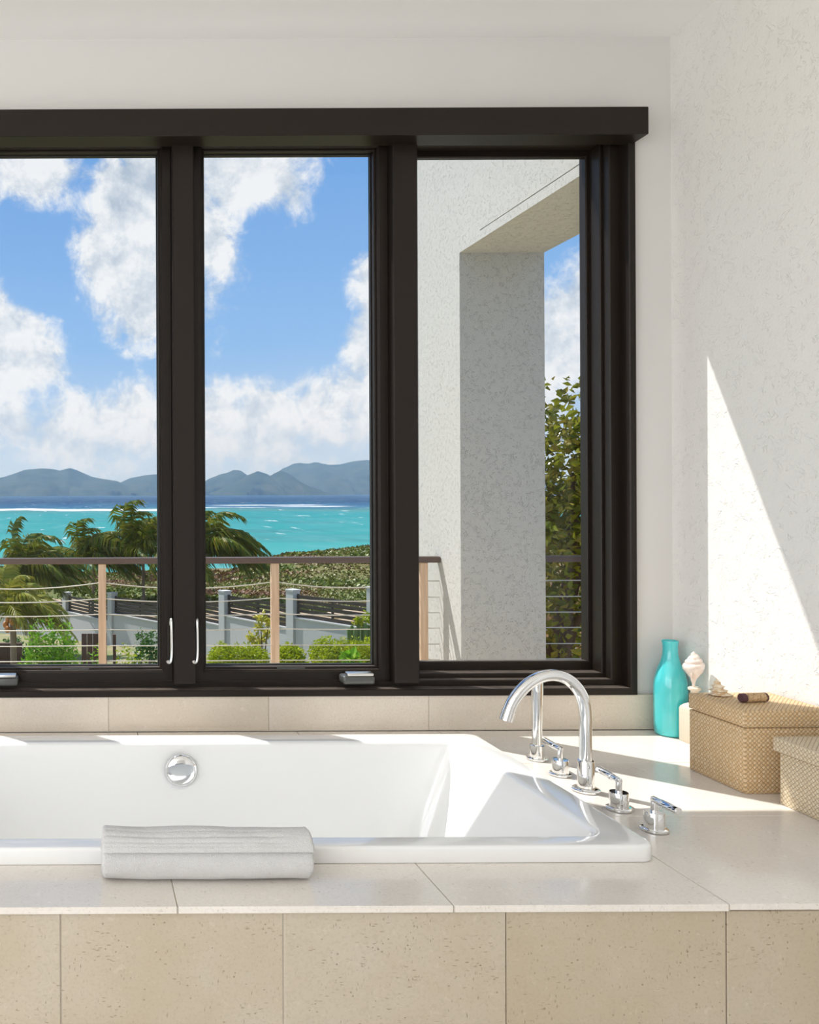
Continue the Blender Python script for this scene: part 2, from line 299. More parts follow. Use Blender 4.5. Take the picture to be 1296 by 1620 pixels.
# ------------------------------------------------------------------ mesh helpers
def wloc(o):
    v = Vector((0, 0, 0))
    while o is not None: v = v + o.location; o = o.parent
    return v
class MB:
    def __init__(s): s.v = []; s.f = []
    def add(s, vs, fs):
        b = len(s.v); s.v += [tuple(q) for q in vs]; s.f += [tuple(b+i for i in q) for q in fs]; return s
    def box(s, x0, x1, y0, y1, z0, z1, bev=0.0, seg=2):
        if bev <= 0:
            return s.add([(x0,y0,z0),(x1,y0,z0),(x1,y1,z0),(x0,y1,z0),(x0,y0,z1),(x1,y0,z1),(x1,y1,z1),(x0,y1,z1)],
                [(0,3,2,1),(4,5,6,7),(0,1,5,4),(1,2,6,5),(2,3,7,6),(3,0,4,7)])
        bm = bmesh.new(); bmesh.ops.create_cube(bm, size=1)
        bmesh.ops.transform(bm, matrix=Matrix.Translation(((x0+x1)/2,(y0+y1)/2,(z0+z1)/2)) @ Matrix.Diagonal((x1-x0,y1-y0,z1-z0,1)), verts=bm.verts)
        bmesh.ops.bevel(bm, geom=bm.edges[:], offset=bev, segments=seg, affect='EDGES', profile=0.5)
        return s.bm(bm)
    def bm(s, bm):
        bm.verts.index_update(); s.add([v.co[:] for v in bm.verts], [[v.index for v in f.verts] for f in bm.faces]); bm.free(); return s
    def ring(s, x0, x1, z0, z1, wl, wr, wb, wt, y0, y1, bev=0.0):
        """rectangular frame in the XZ plane, mitred, from y0 (front) to y1; bev slopes the inner front edge"""
        o = [(x0,z0),(x1,z0),(x1,z1),(x0,z1)]; i = [(x0+wl,z0+wb),(x1-wr,z0+wb),(x1-wr,z1-wt),(x0+wl,z1-wt)]
        b = [(x0+wl-bev,z0+wb-bev),(x1-wr+bev,z0+wb-bev),(x1-wr+bev,z1-wt+bev),(x0+wl-bev,z1-wt+bev)]
        L = [[(x,y1,z) for x,z in o], [(x,y0,z) for x,z in o]]
        if bev > 0: L += [[(x,y0,z) for x,z in b], [(x,y0+bev,z) for x,z in i]]
        else: L += [[(x,y0,z) for x,z in i]]
        L += [[(x,y1,z) for x,z in i]]
        n = len(L); vs = [q for l in L for q in l]; fs = []
        for a in range(n):
            c = (a+1) % n
            for k in range(4):
                k2 = (k+1) % 4; fs.append((a*4+k, a*4+k2, c*4+k2, c*4+k))
        return s.add(vs, fs)
    def loops(s, loops, cap0=True, cap1=True, close=True):
        n = len(loops[0]); vs = [q for l in loops for q in l]; fs = []
        for a in range(len(loops)-1):
            for k in range(n if close else n-1):
                k2 = (k+1) % n; fs.append((a*n+k, a*n+k2, (a+1)*n+k2, (a+1)*n+k))
        if cap0: fs.append(tuple(reversed(range(n))))
        if cap1: fs.append(tuple(range((len(loops)-1)*n, len(loops)*n)))
        return s.add(vs, fs)
    def lathe(s, prof, c=(0,0,0), seg=32, axis='Z'):
        loops = []
        for r, h in prof:
            l = []
            for k in range(seg):
                a = 2*math.pi*k/seg; x, y = r*math.cos(a), r*math.sin(a)
                l.append((c[0]+x, c[1]+y, c[2]+h) if axis == 'Z' else (c[0]+x, c[1]-h, c[2]+y) if axis == '-Y' else (c[0]+h, c[1]+x, c[2]+y))
            loops.append(l)
        return s.loops(loops)
    def tube(s, path, rad, seg=12, cap=True):
        P = [Vector(q) for q in path]; loops = []
        rad = rad if isinstance(rad, (list, tuple)) else [rad]*len(P)
        t0 = (P[1]-P[0]).normalized(); n = t0.orthogonal().normalized()
        for i, q in enumerate(P):
            t = (P[min(i+1, len(P)-1)]-P[max(i-1, 0)]).normalized()
            n = (n - t*n.dot(t)).normalized(); b = t.cross(n)
            loops.append([q+(n*math.cos(2*math.pi*k/seg)+b*math.sin(2*math.pi*k/seg))*rad[i] for k in range(seg)])
        return s.loops(loops, cap, cap)
    def build(s, name, material, parent=None, smooth=None, uv=False, origin=None):
        vs = [Vector(q) for q in s.v]
        if parent is not None: off = wloc(parent)
        elif origin is not None: off = Vector(origin)
        else:
            lo = [min(q[i] for q in vs) for i in range(3)]; hi = [max(q[i] for q in vs) for i in range(3)]
            off = Vector(((lo[0]+hi[0])/2, (lo[1]+hi[1])/2, lo[2]))
        me = bpy.data.meshes.new(name); me.from_pydata([q-off for q in vs], [], s.f)
        me.materials.append(MATS[material])
        if smooth is not None:
            me.polygons.foreach_set('use_smooth', [True]*len(me.polygons)); me.set_sharp_from_angle(angle=R(smooth))
        if uv:
            l = me.uv_layers.new(name='metres')
            for pl in me.polygons:
                nx, ny, nz = (abs(q) for q in pl.normal)
                for li in pl.loop_indices:
                    q = me.vertices[me.loops[li].vertex_index].co
                    l.data[li].uv = (q.x, q.y) if nz >= max(nx, ny) else (q.y, q.z) if nx > ny else (q.x, q.z)
        me.update()
        o = bpy.data.objects.new(name, me); col.objects.link(o)
        if parent is not None: o.parent = parent
        else: o.location = off
        return o
def tag(o, label, cat, group=None, kind=None):
    o['label'] = label
    if cat: o['category'] = cat
    if group: o['group'] = group
    if kind: o['kind'] = kind
    return o
def thing(name, loc, label, cat, group=None):
    o = bpy.data.objects.new(name, None); col.objects.link(o); o.location = loc; o.empty_display_size = 0.05
    return tag(o, label, cat, group)
def structure(o, label=None):
    o['kind'] = 'structure'
    if label: o['label'] = label
    return o
def kids(o): return [c for c in bpy.data.objects if c.parent is o]
def copy_tree(o, parent=None):
    c = o.copy(); col.objects.link(c)
    if parent is not None: c.parent = parent
    for ch in kids(o):
        if ch is not c: copy_tree(ch, c)
    return c
def at(px, py, Y): return Vector(((px-CX)*Y/F, Y, EYE-(py-CY)*Y/F))
def rrect(x0, x1, y0, y1, r, z, n=7):
    out = []
    for cx, cy, a0 in ((x1-r, y0+r, -90), (x1-r, y1-r, 0), (x0+r, y1-r, 90), (x0+r, y0+r, 180)):
        for k in range(n+1):
            a = R(a0+90*k/n); out.append((cx+r*math.cos(a), cy+r*math.sin(a), z))
    return out
def catmull(pts, n=6):
    P = [Vector(q) for q in pts]; out = []
    for i in range(len(P)-1):
        a, b, c, d = P[max(i-1, 0)], P[i], P[i+1], P[min(i+2, len(P)-1)]
        for k in range(n):
            t = k/n
            out.append(0.5*((2*b)+(c-a)*t+(2*a-5*b+4*c-d)*t*t+(3*b-a-3*c+d)*t**3))
    out.append(P[-1]); return out

# ================================================================== ROOM SHELL
DECK = 0.5; WALL = 2.695; XR = 1.876; CEIL = 2.700
OX0, OX1, OZ0, OZ1 = -1.16, 1.751, 0.612, 2.440     # window opening
structure(MB().box(-3.1, XR+0.1, -2.6, 1.6, -0.12, 0).build('floor', 'floor_stone'), 'pale stone bathroom floor in front of the tub')
structure(MB().box(-3.1, XR+0.1, -2.6, WALL, CEIL, CEIL+0.12).build('ceiling', 'ceiling_paint'), 'smooth white ceiling')
b = MB(); T = 2.90
b.box(-3.1, OX0, WALL, T, -0.1, 2.85); b.box(OX1, XR+0.1, WALL, T, -0.1, 2.85)
b.box(OX0, OX1, WALL, T, OZ1, 2.85); b.box(OX0, OX1, WALL, T, -0.1, OZ0)
structure(b.build('wall_back', 'paint'), 'plain off-white window wall')
structure(MB().box(XR, XR+0.12, -2.6, WALL, -0.1, CEIL).build('wall_right', 'stucco'), 'white trowelled stucco wall with a patch of sun')
b = MB(); b.box(-3.1, -2.98, 0.9, WALL, -0.1, CEIL); b.box(-3.1, -2.98, -2.6, -2.3, -0.1, CEIL); b.box(-3.1, -2.98, -2.3, 0.9, 2.5, CEIL); b.box(-3.1, -2.98, -2.3, 0.9, -0.1, 0.2)
structure(b.build('wall_left', 'stucco'), 'white stucco wall to the left of the tub')
b = MB(); b.box(-3.1, -2.9, -2.72, -2.6, -0.1, 2.8); b.box(-0.9, XR+0.12, -2.72, -2.6, -0.1, 2.8); b.box(-2.9, -0.9, -2.72, -2.6, 2.5, 2.8); b.box(-2.9, -0.9, -2.72, -2.6, -0.1, 0.2)
structure(b.build('wall_front', 'paint'), 'white wall with a wide opening behind the viewer')
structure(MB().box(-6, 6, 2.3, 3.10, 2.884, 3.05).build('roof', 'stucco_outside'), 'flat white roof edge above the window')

# ================================================================== WINDOW
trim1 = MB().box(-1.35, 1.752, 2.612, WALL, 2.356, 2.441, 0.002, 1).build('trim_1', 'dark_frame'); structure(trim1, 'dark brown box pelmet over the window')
fr = bpy.data.objects.new('trim_2', None); col.objects.link(fr); fr.location = (0.3, 2.7, OZ0); structure(fr, 'near-black window frame with stepped edges')
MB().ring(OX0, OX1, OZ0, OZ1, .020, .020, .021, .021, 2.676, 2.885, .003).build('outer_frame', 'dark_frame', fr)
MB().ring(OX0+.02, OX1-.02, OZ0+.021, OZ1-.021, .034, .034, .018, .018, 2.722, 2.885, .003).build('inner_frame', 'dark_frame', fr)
MX = [(-0.41, -0.341), (0.29, 0.358), (0.989, 1.067)]
for a, c in MX:
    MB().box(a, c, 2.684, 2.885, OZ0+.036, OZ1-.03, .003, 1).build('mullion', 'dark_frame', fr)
def casement(n, x0, x1, lever, crank, label):
    z0, z1 = 0.651, 2.401
    wn = bpy.data.objects.new('window_%d' % n, None); col.objects.link(wn); wn.location = ((x0+x1)/2, 2.76, z0); structure(wn, label)
    sw = .046
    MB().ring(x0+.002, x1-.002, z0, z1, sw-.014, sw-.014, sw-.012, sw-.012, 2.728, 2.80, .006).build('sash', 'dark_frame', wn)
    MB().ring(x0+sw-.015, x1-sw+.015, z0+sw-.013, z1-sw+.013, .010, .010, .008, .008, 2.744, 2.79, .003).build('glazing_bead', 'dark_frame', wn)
    MB().ring(x0+sw-.006, x1-sw+.006, z0+sw-.006, z1-sw+.006, .0045, .0045, .0045, .0045, 2.768, 2.785).build('gasket', 'gasket', wn)
    MB().box(x0+sw-.004, x1-sw+.004, 2.772, 2.777, z0+sw-.004, z1-sw+.004).build('glass_pane', 'window_glass', wn)
    if n in (1, 2): MB().box((x0+x1)/2-.045, (x0+x1)/2+.045, 2.7425, 2.7445, z0+sw-.013, z0+sw-.007).build('sticker', 'crank_grey', wn)
    for lx in lever:
        za, zb = 0.715, 0.862
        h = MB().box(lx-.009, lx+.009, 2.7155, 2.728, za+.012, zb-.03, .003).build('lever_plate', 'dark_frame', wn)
        s_ = 1 if lx < (x0+x1)/2 else -1
        pth = catmull([(lx, 2.7155, zb-.028), (lx, 2.695, zb-.008), (lx, 2.686, zb-.02), (lx+.001, 2.688, zb-.07), (lx+.001, 2.69, za+.03), (lx-.002, 2.688, za+.008), (lx-.009, 2.686, za+.002), (lx-.013, 2.686, za+.010)], 5)
        MB().tube(pth, [.0042]*(len(pth)-4)+[.005]*4, 8).build('lock_lever', 'lever_metal', wn, 40)
    if crank is not None:
        k = MB().box(crank-.052, crank+.05, 2.672, 2.726, .648, .676, .009, 3); k.build('crank_housing', 'crank_grey', wn, 35)
        k = MB().box(crank-.040, crank+.044, 2.668, 2.700, .6762, .686, .004, 2).build('crank_handle', 'lever_metal', wn, 35)
    return wn
casement(1, MX[0][1], MX[1][0], [MX[1][0]-.009], -0.255, 'dark casement window left of centre post')
casement(2, MX[1][1], MX[2][0], [MX[1][1]+.005], 0.873, 'dark casement window between the two wide posts')
casement(4, OX0+.054, MX[0][0], [], None, 'dark casement window at the far left edge')
# fixed light on the right: deeper, stepped stops
w3 = bpy.data.objects.new('window_3', None); col.objects.link(w3); w3.location = (1.38, 2.8, .651); structure(w3, 'fixed window pane in front of the white pillar')
x0, x1, z0, z1 = MX[2][1], OX1-.054, .651, 2.401
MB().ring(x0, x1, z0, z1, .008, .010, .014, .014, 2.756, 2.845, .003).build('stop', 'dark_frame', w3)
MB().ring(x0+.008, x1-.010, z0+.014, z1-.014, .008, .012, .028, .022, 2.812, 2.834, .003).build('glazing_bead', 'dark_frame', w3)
MB().box(x0+.010, x1-.018, 2.826, 2.832, z0+.036, z1-.03).build('glass_pane', 'window_glass', w3)

# ================================================================== TUB SURROUND (stone tiles)
ts = thing('tub_surround', (0.6, 1.6, 0), 'beige limestone tiled platform around the white bathtub', 'tub surround')
g = .0018
TX0, TX1, TY0, TY1 = -0.62, 1.168, 1.722, 2.530
c = MB(); c.box(-2.97, XR-.001, 1.572, 1.764, .001, .479); c.box(1.122, XR-.001, 1.764, WALL-.001, .001, .479); c.box(-2.97, 1.122, 2.49, WALL-.001, .001, .479); c.box(-2.97, -.58, 1.764, 2.49, .001, .479)
c.build('core', 'grout', ts)
for x in (.774, 1.179): MB().box(x-.003, x+.003, 1.560, 1.5722, .004, .4785).build('open_joint', 'grout_dark', ts)
MB().box(.774, XR-.002, 1.560, 1.5722, .4842, .4866).build('open_joint', 'grout_dark', ts)
def tile(x0, x1, y0, y1, z0, z1, m, bev=.0012):
    return MB().box(x0+g/2, x1-g/2, y0+(g/2 if y1-y0 > .03 else 0), y1-(g/2 if y1-y0 > .03 else 0), z0, z1, bev, 1).build('tile', m, ts)
xs = [-2.97, -2.348, -1.844, -1.34, -.837, -.333, .171, .675, 1.178]
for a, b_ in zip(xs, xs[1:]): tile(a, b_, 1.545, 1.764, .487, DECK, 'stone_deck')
tile(1.178, XR-.002, 1.5465, 1.967, .4885, DECK, 'stone_deck'); tile(1.178, XR-.002, 1.967, 2.357, .487, DECK, 'stone_deck'); tile(1.178, XR-.002, 2.357, WALL-.016, .487, DECK, 'stone_deck')
tile(1.122, 1.178, 1.764, 2.357, .487, DECK, 'stone_deck'); tile(1.122, 1.178, 2.357, WALL-.016, .487, DECK, 'stone_deck')
xs2 = [-2.97, -1.84, -1.34, -.837, -.333, .171, .675, 1.122]
for a, b_ in zip(xs2, xs2[1:]): tile(a, b_, 2.49, WALL-.016, .487, DECK, 'stone_deck')
MB().box(-2.97, XR-.002, 1.566, 2.67, .4795, .4868).build('mortar_bed', 'grout', ts) if False else None
J = lambda *q: MB().box(*q).build('joint', 'grout', ts)
for x in xs[1:-1]: J(x-g/2, x+g/2, 1.5458, 1.7635, .486, .4992)
J(1.178-g/2, 1.178+g/2, 1.547, 1.7635, .486, .4992); J(1.178-g/2, 1.178+g/2, 1.764, 2.678, .486, .4992)
for y in (1.967, 2.357): J(1.18, XR-.003, y-g/2, y+g/2, .486, .4992)
xs3 = [-2.9+.0, -2.492, -2.084, -1.676, -1.268, -.860, -.451, -.043, .366, .774, 1.179, 1.588, XR-.002]
for i, (a, b_) in enumerate(zip(xs3, xs3[1:])):
    e = (random.random()-.5)*.003
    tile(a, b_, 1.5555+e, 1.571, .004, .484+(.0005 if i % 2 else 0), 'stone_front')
s0 = (170-CX)*WALL/F; xb = [s0-.507*k for k in range(6, 0, -1)] + [s0+.507*k for k in range(0, 4)]
xb = [x for x in xb if -2.9 < x < XR-.05] + [XR-.002]
for x in xb[1:-1]: J(x-g/2, x+g/2, WALL-.0132, WALL-.001, DECK+.001, .611)
for x in xs3[1:-1]:
    if x not in (.774, 1.179): J(x-g/2, x+g/2, 1.5562, 1.5705, .004, .4835)
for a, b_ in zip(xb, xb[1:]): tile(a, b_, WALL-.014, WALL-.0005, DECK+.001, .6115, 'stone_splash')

# ================================================================== BATHTUB
tub = thing('bathtub', ((TX0+TX1)/2, (TY0+TY1)/2, DECK+.001), 'glossy white drop-in bathtub with sloping end set in limestone', 'bathtub')
zt = .535
L = [rrect(TX0+.03, TX1-.03, TY0+.03, TY1-.03, .03, DECK+.001)]
L += [rrect(TX0+.001, TX1-.001, TY0+.001, TY1-.001, .03, DECK+.001), rrect(TX0, TX1, TY0, TY1, .03, DECK+.003)]
for k in range(5):
    a = R(90*k/4); d = .007*(1-math.cos(a)); L.append(rrect(TX0+d, TX1-d, TY0+d, TY1-d, .03, zt-.007+.007*math.sin(a)))
ix0, ix1, iy0, iy1 = TX0+.09, 1.083, 1.778, 2.449
for k in range(6):
    a = R(75*k/5); d = .014*math.sin(a); L.append(rrect(ix0-.014+d, ix1+.014-d, iy0-.012+d, iy1+.012-d, .045, zt-.014*(1-math.cos(a))))
for t in (.06, .15, .3, .45, .6, .75, .86, .93, .97, 1.0):
    s1 = t*.155+.06*max(0, t-.8)**1.5*6; sy = t*.055+.05*max(0, t-.8)**1.5*6
    L.append(rrect(ix0+s1, ix1-s1, iy0+sy, iy1-sy, .05+.05*t, zt-.012-.41*(t**1.0 if t < .8 else .8+.2*math.sin((t-.8)/.2*math.pi/2))))
bt = MB(); bt.loops(L, False, True); bt.build('tub_shell', 'tub_white', tub, 50)
ov = (0.281, 2.4335, 0.459)
of = MB().lathe([(.030, -.010), (.045, -.004), (.0455, .003), (.042, .008), (.034, .0125), (.02, .0155), (.004, .0165)], (ov[0], ov[1], ov[2]), 36, '-Y').build('overflow_cover', 'chrome', tub, 60)

# ================================================================== TAPS
SP = Vector((1.267, 2.137, DECK+.0005))
sp = thing('tub_spout', SP, 'tall chrome gooseneck tub spout arching over the tub rim', 'tap')
MB().lathe([(.030, 0), (.0325, .001), (.0325, .005), (.030, .007), (.016, .007)], SP, 40).build('flange', 'chrome', sp, 40)
MB().lathe([(.0195, .006), (.0195, .074), (.018, .0765), (.013, .0765)], SP, 36).build('collar', 'chrome', sp, 40)
pp = [(924.7,1210),(924.7,1180),(924.7,1150),(924.7,1129),(921.2,1107.4),(911.8,1089.5),(897.5,1076),(880.5,1069.5),(863.7,1069.5),(847,1075),(830.5,1086),(816.5,1101.4),(806.5,1118),(799.5,1138.5)]
path = catmull([at(x, y, SP.y) for x, y in pp], 6)
MB().tube(path, .0146, 24).build('gooseneck', 'chrome', sp, 50)
e = path[-1]; d = (path[-1]-path[-3]).normalized()
MB().tube([e-d*.022, e-d*.0225+d*.001, e+d*.003, e+d*.0035], [.0146, .0155, .0155, .012], 24).build('aerator', 'chrome', sp, 40)
HS = Vector((1.280, 2.39, DECK+.0005))
hs = thing('hand_shower', HS, 'slim upright chrome hand shower standing behind the arched spout', 'hand shower')
MB().lathe([(.026, 0), (.028, .001), (.028, .005), (.026, .007), (.016, .007)], HS, 40).build('flange', 'chrome', hs, 40)
MB().lathe([(.0205, .006), (.0195, .030), (.019, .040), (.015, .0415)], HS, 36).build('holder', 'chrome', hs, 40)
MB().lathe([(.0130, .040), (.0130, .09), (.0145, .14), (.0162, .19), (.0165, .222), (.015, .228), (.006, .229)], HS, 36).build('wand', 'chrome', hs, 50)
def lever_tap(Y, sgn, label):
    c = Vector((1.270, Y, DECK+.0005))
    t = thing('tap_lever', c, label, 'tap', 'chrome lever taps in a row beside the tub')
    MB().lathe([(.0255, 0), (.0275, .001), (.0275, .005), (.0255, .0065), (.016, .0065)], c, 40).build('flange', 'chrome', t, 40)
    MB().lathe([(.0205, .006), (.0205, .039), (.0195, .0415), (.008, .0418)], c, 36).build('body', 'chrome', t, 40)
    MB().lathe([(.0072, .040), (.0072, .066), (.0065, .073), (.003, .0745)], c, 20).build('stem', 'chrome', t, 50)
    h = MB().tube([c+Vector((0, -.006*sgn, .068)), c+Vector((0, -.002*sgn, .068)), c+Vector((0, .020*sgn, .0685)), c+Vector((0, .024*sgn, .0685)), c+Vector((0, .025*sgn, .0685)), c+Vector((0, .076*sgn, .070)), c+Vector((0, .0785*sgn, .070))], [.005, .0072, .0072, .0072, .0085, .0088, .007], 20)
    h.build('handle', 'chrome', t, 40)
lever_tap(2.257, 1, 'chrome lever tap between the hand shower and the gooseneck spout')
lever_tap(2.010, 1, 'chrome lever tap just in front of the spout with lever pointing away')
lever_tap(1.886, -1, 'chrome lever tap nearest the camera with lever pointing to front')

# ================================================================== TOWEL
tw = MB(); NX, rr = 90, .0098
turns, rin, rout = 2.35, .016, .0485
X0, X1 = .040, .438
TC = Vector((0, 1.6655, 0))
def tw_pt(t, x, out):
    a0 = R(26)                                        # free edge of the roll, on its front
    a = a0+(1-t)*turns*2*math.pi
    r = rin+(rout-rin)*(t**.9)
    u = (x-X0)/(X1-X0)
    r += (noise.noise((x*7, math.cos(a)*1.1, math.sin(a)*1.1+3))*.004+noise.noise((x*22, math.cos(a)*2, math.sin(a)*2+9))*.0012)*(.3+.7*t)
    for ga, gd in ((76, .0016), (60, .0030), (46, .0022), (39, .0016)):
        dd_ = (math.degrees(a-a0)+26-ga)
        r -= gd*math.exp(-(dd_/2.2)**2)*(1 if u < .86 else max(0, 1-(u-.86)*25))*(1+.5*noise.noise((x*14, ga, 0))) if t > .6 else 0
    r += .006*max(0, 1-u*5)*max(0, math.sin(a))*t
    r += (rr/2 if out else -rr/2)
    y = math.cos(a)*r*1.02; z = math.sin(a)*r*.99
    sq = max(z, -.0515+.0006*math.sin(x*30))
    xx = x+(.006*noise.noise((a*.6, 2.2, u*1.0)) if 1 else 0)
    return (xx, TC.y-y, sq)
NT = 420
lo = []
for i in range(NX+1):
    u = i/NX; ed = min(u, 1-u)*NX
    x = X0+(X1-X0)*u
    th = 1.0
    l = [tw_pt(k/NT, x, True) for k in range(NT+1)]+[tw_pt(k/NT, x, False) for k in range(NT, -1, -1)]
    if i in (0, NX):   # rounded hem
        l2 = [tuple((Vector(l[k])*.62+Vector(l[-1-k])*.38)) for k in range(len(l))]
        hem = [(q[0]+(-.004 if i == 0 else .004), q[1], q[2]) for q in l2]
        if i == 0: lo.append(hem); lo.append(l)
        else: lo.append(l); lo.append(hem)
    else: lo.append(l)
zmin = min(q[2] for l in lo for q in l)
lo = [[(q[0], q[1], q[2]-zmin+DECK+.0005) for q in l] for l in lo]
tw.loops(lo, True, True)
to = tw.build('rolled_towel', 'towel', None, 70); tag(to, 'rolled white terry towel lying on the stone ledge against the tub', 'towel')

# ================================================================== BOTTLE, JAR, SHELLS, BOXES
bo = Vector((1.8215, 2.628, DECK+.0005))
prof = [(.030, 0), (.040, .0015), (.0435, .006), (.0445, .03), (.0452, .09), (.0458, .135), (.0455, .155), (.0435, .172), (.039, .190), (.0335, .206), (.0285, .220), (.0245, .233), (.0215, .247), (.0205, .262), (.0208, .276), (.0222, .286), (.0232, .2905), (.0222, .2915), (.0205, .290), (.0185, .276), (.018, .25), (.018, .2)]
t = MB().lathe(prof, bo, 48).build('glass_bottle', 'turquoise', None, 60); tag(t, 'opaque turquoise glass bottle with slender neck in the corner', 'bottle')
jc = Vector((1.836, 2.545, DECK+.0005))
jar = thing('stone_jar', jc, 'small square beige stone jar half hidden behind the woven box', 'jar')
jb = MB()
jb.loops([rrect(jc.x-h, jc.x+h, jc.y-h, jc.y+h, r, jc.z+z, 5) for h, r, z in ((.027, .005, 0), (.029, .006, .003), (.029, .006, .098), (.0275, .009, .105), (.022, .012, .112), (.0125, .0124, .118), (.0105, .0104, .125), (.0105, .0104, .155), (.0165, .0164, .158), (.0165, .0164, .163), (.0125, .0124, .166))])
jb.build('body', 'jar_stone', jar, 40)
# whelk shell, spire up, its canal standing in the jar's neck
sh = MB(); loops = []
sb = jc+Vector((-.002, 0, .1665))
prof = [(.0035, 0), (.004, .010), (.0052, .018), (.0085, .026), (.015, .035), (.0215, .045), (.0258, .056), (.0268, .064), (.0245, .0705), (.0205, .0725), (.0212, .077), (.0185, .0825), (.0145, .0845), (.0142, .089), (.0105, .0935), (.0078, .095), (.0060, .100), (.0025, .1045), (.0006, .1065)]
for i, (r, h) in enumerate(prof):
    l = []
    for k in range(32):
        a = 2*math.pi*k/32
        q = r*(1+.10*math.cos(a*1+2.2)*(1 if h < .066 else .3)+.05*math.sin(8*a)*(1 if .04 < h < .09 else .2))
        l.append((sb.x+q*math.cos(a), sb.y+q*math.sin(a), sb.z+h+.010*(abs(a/math.pi-1)-.5)*(1 if .05 < h < .1 else 0)))
    loops.append(l)
sh.loops(loops)
so_ = sh.build('whelk_shell', 'shell', None, 60); tag(so_, 'pale spiral whelk shell standing upright on the stone jar', 'shell')
lp = []
for k in range(13):
    a = k/12; lp.append([(sb.x-.010-.010*math.sin(a*math.pi)+q[0], sb.y-.012+q[1]-.006*math.sin(a*math.pi), sb.z+.012+a*.048) for q in ((-.003, 0), (0, -.003), (.003, 0), (0, .003))])
MB().loops(lp).build('lip', 'shell', so_, 60)

def woven_box(x0, x1, y0, y1, h, lip, mname, label, e, name='woven_box'):
    ctr = Vector(((x0+x1)/2, (y0+y1)/2, DECK+.0005))
    t = thing(name, ctr, label, 'box', 'lidded woven boxes beside the tub')
    z = DECK+.0005
    bb = MB().box(x0, x1, y0, y1, z, z+h-lip-.0032, .0022, 2); bb.box(x0+.007, x1-.007, y0+.007, y1-.007, z+h-lip-.0032, z+h-.012)
    bb.build('body', mname, t, 40, uv=True)
    l = MB()
    l.box(x0-e, x1+e, y0-e, y1+e, z+h-lip, z+h, .0024, 2)
    l.build('lid', mname, t, 40, uv=True)
    return z+h
zl = woven_box(1.645, 1.862, 2.108, 2.300, .207, .041, 'weave_large', 'larger tan woven box with flat lid against the right wall', .0012)
woven_box(1.678, 1.860, 1.800, 2.042, .160, .034, 'weave_small', 'lower pale woven box at the right edge, in front of another', .009)
ck = thing('wine_cork', (1.736, 2.194, zl+.0005), 'tan cork with a dark purple end lying on the larger woven box', 'cork')
cz = zl+.0122
MB().tube([(1.708, 2.190, cz), (1.709, 2.190, cz), (1.764, 2.197, cz), (1.765, 2.197, cz)], [.0105, .0116, .0116, .0105], 24).build('stopper', 'cork', ck, 40)
MB().tube([(1.698, 2.1888, cz), (1.7005, 2.189, cz), (1.7095, 2.190, cz)], [.0095, .0117, .0118], 24).build('stained_end', 'cork_stain', ck, 40)
MB().tube([(1.7645, 2.197, cz), (1.769, 2.1976, cz), (1.771, 2.1978, cz)], [.0118, .0117, .010], 24).build('far_end', 'cork_stain', ck, 40)
# small spiky murex at the back of the lid
mc = Vector((1.704, 2.268, zl+.0005)); mu = MB(); loops = []
for i in range(40):
    t = i/39; w_ = t*4.2; rad = .0185*(1-t)**.85*(1+.17*math.sin(w_*2*math.pi))+.0006
    if i < 3: rad *= (.75, .95, 1.02)[i]
    ctr = mc+Vector((-.007*t, .003*t, .045*t)); l = []
    for k in range(28):
        a = 2*math.pi*k/28; q = rad*(1+.24*max(0, math.cos(7*a+w_*1.3))**3*max(0, math.sin(w_*2*math.pi)))
        l.append((ctr.x+q*math.cos(a)*1.15, ctr.y+q*math.sin(a), max(mc.z, ctr.z)))
    loops.append(l)
mu.loops(loops)
mo = mu.build('knobbly_shell', 'spiky_shell', None, 60); tag(mo, 'little knobbly tan sea shell at the back of the larger box lid', 'shell')
fl = []
for k in range(9):
    a = R(-20+k*9); r_ = .020+.011*k/8
    fl.append([(mc.x+.004+r_*math.cos(a)*f_, mc.y-.006+.02*(k/8-.5), mc.z+.001+h_+r_*.35*abs(math.sin(a))*f_) for f_, h_ in ((.3, 0), (1.0, 0), (1.02, .002), (.3, .004))])
MB().loops(fl).build('lip', 'spiky_shell', mo, 50)

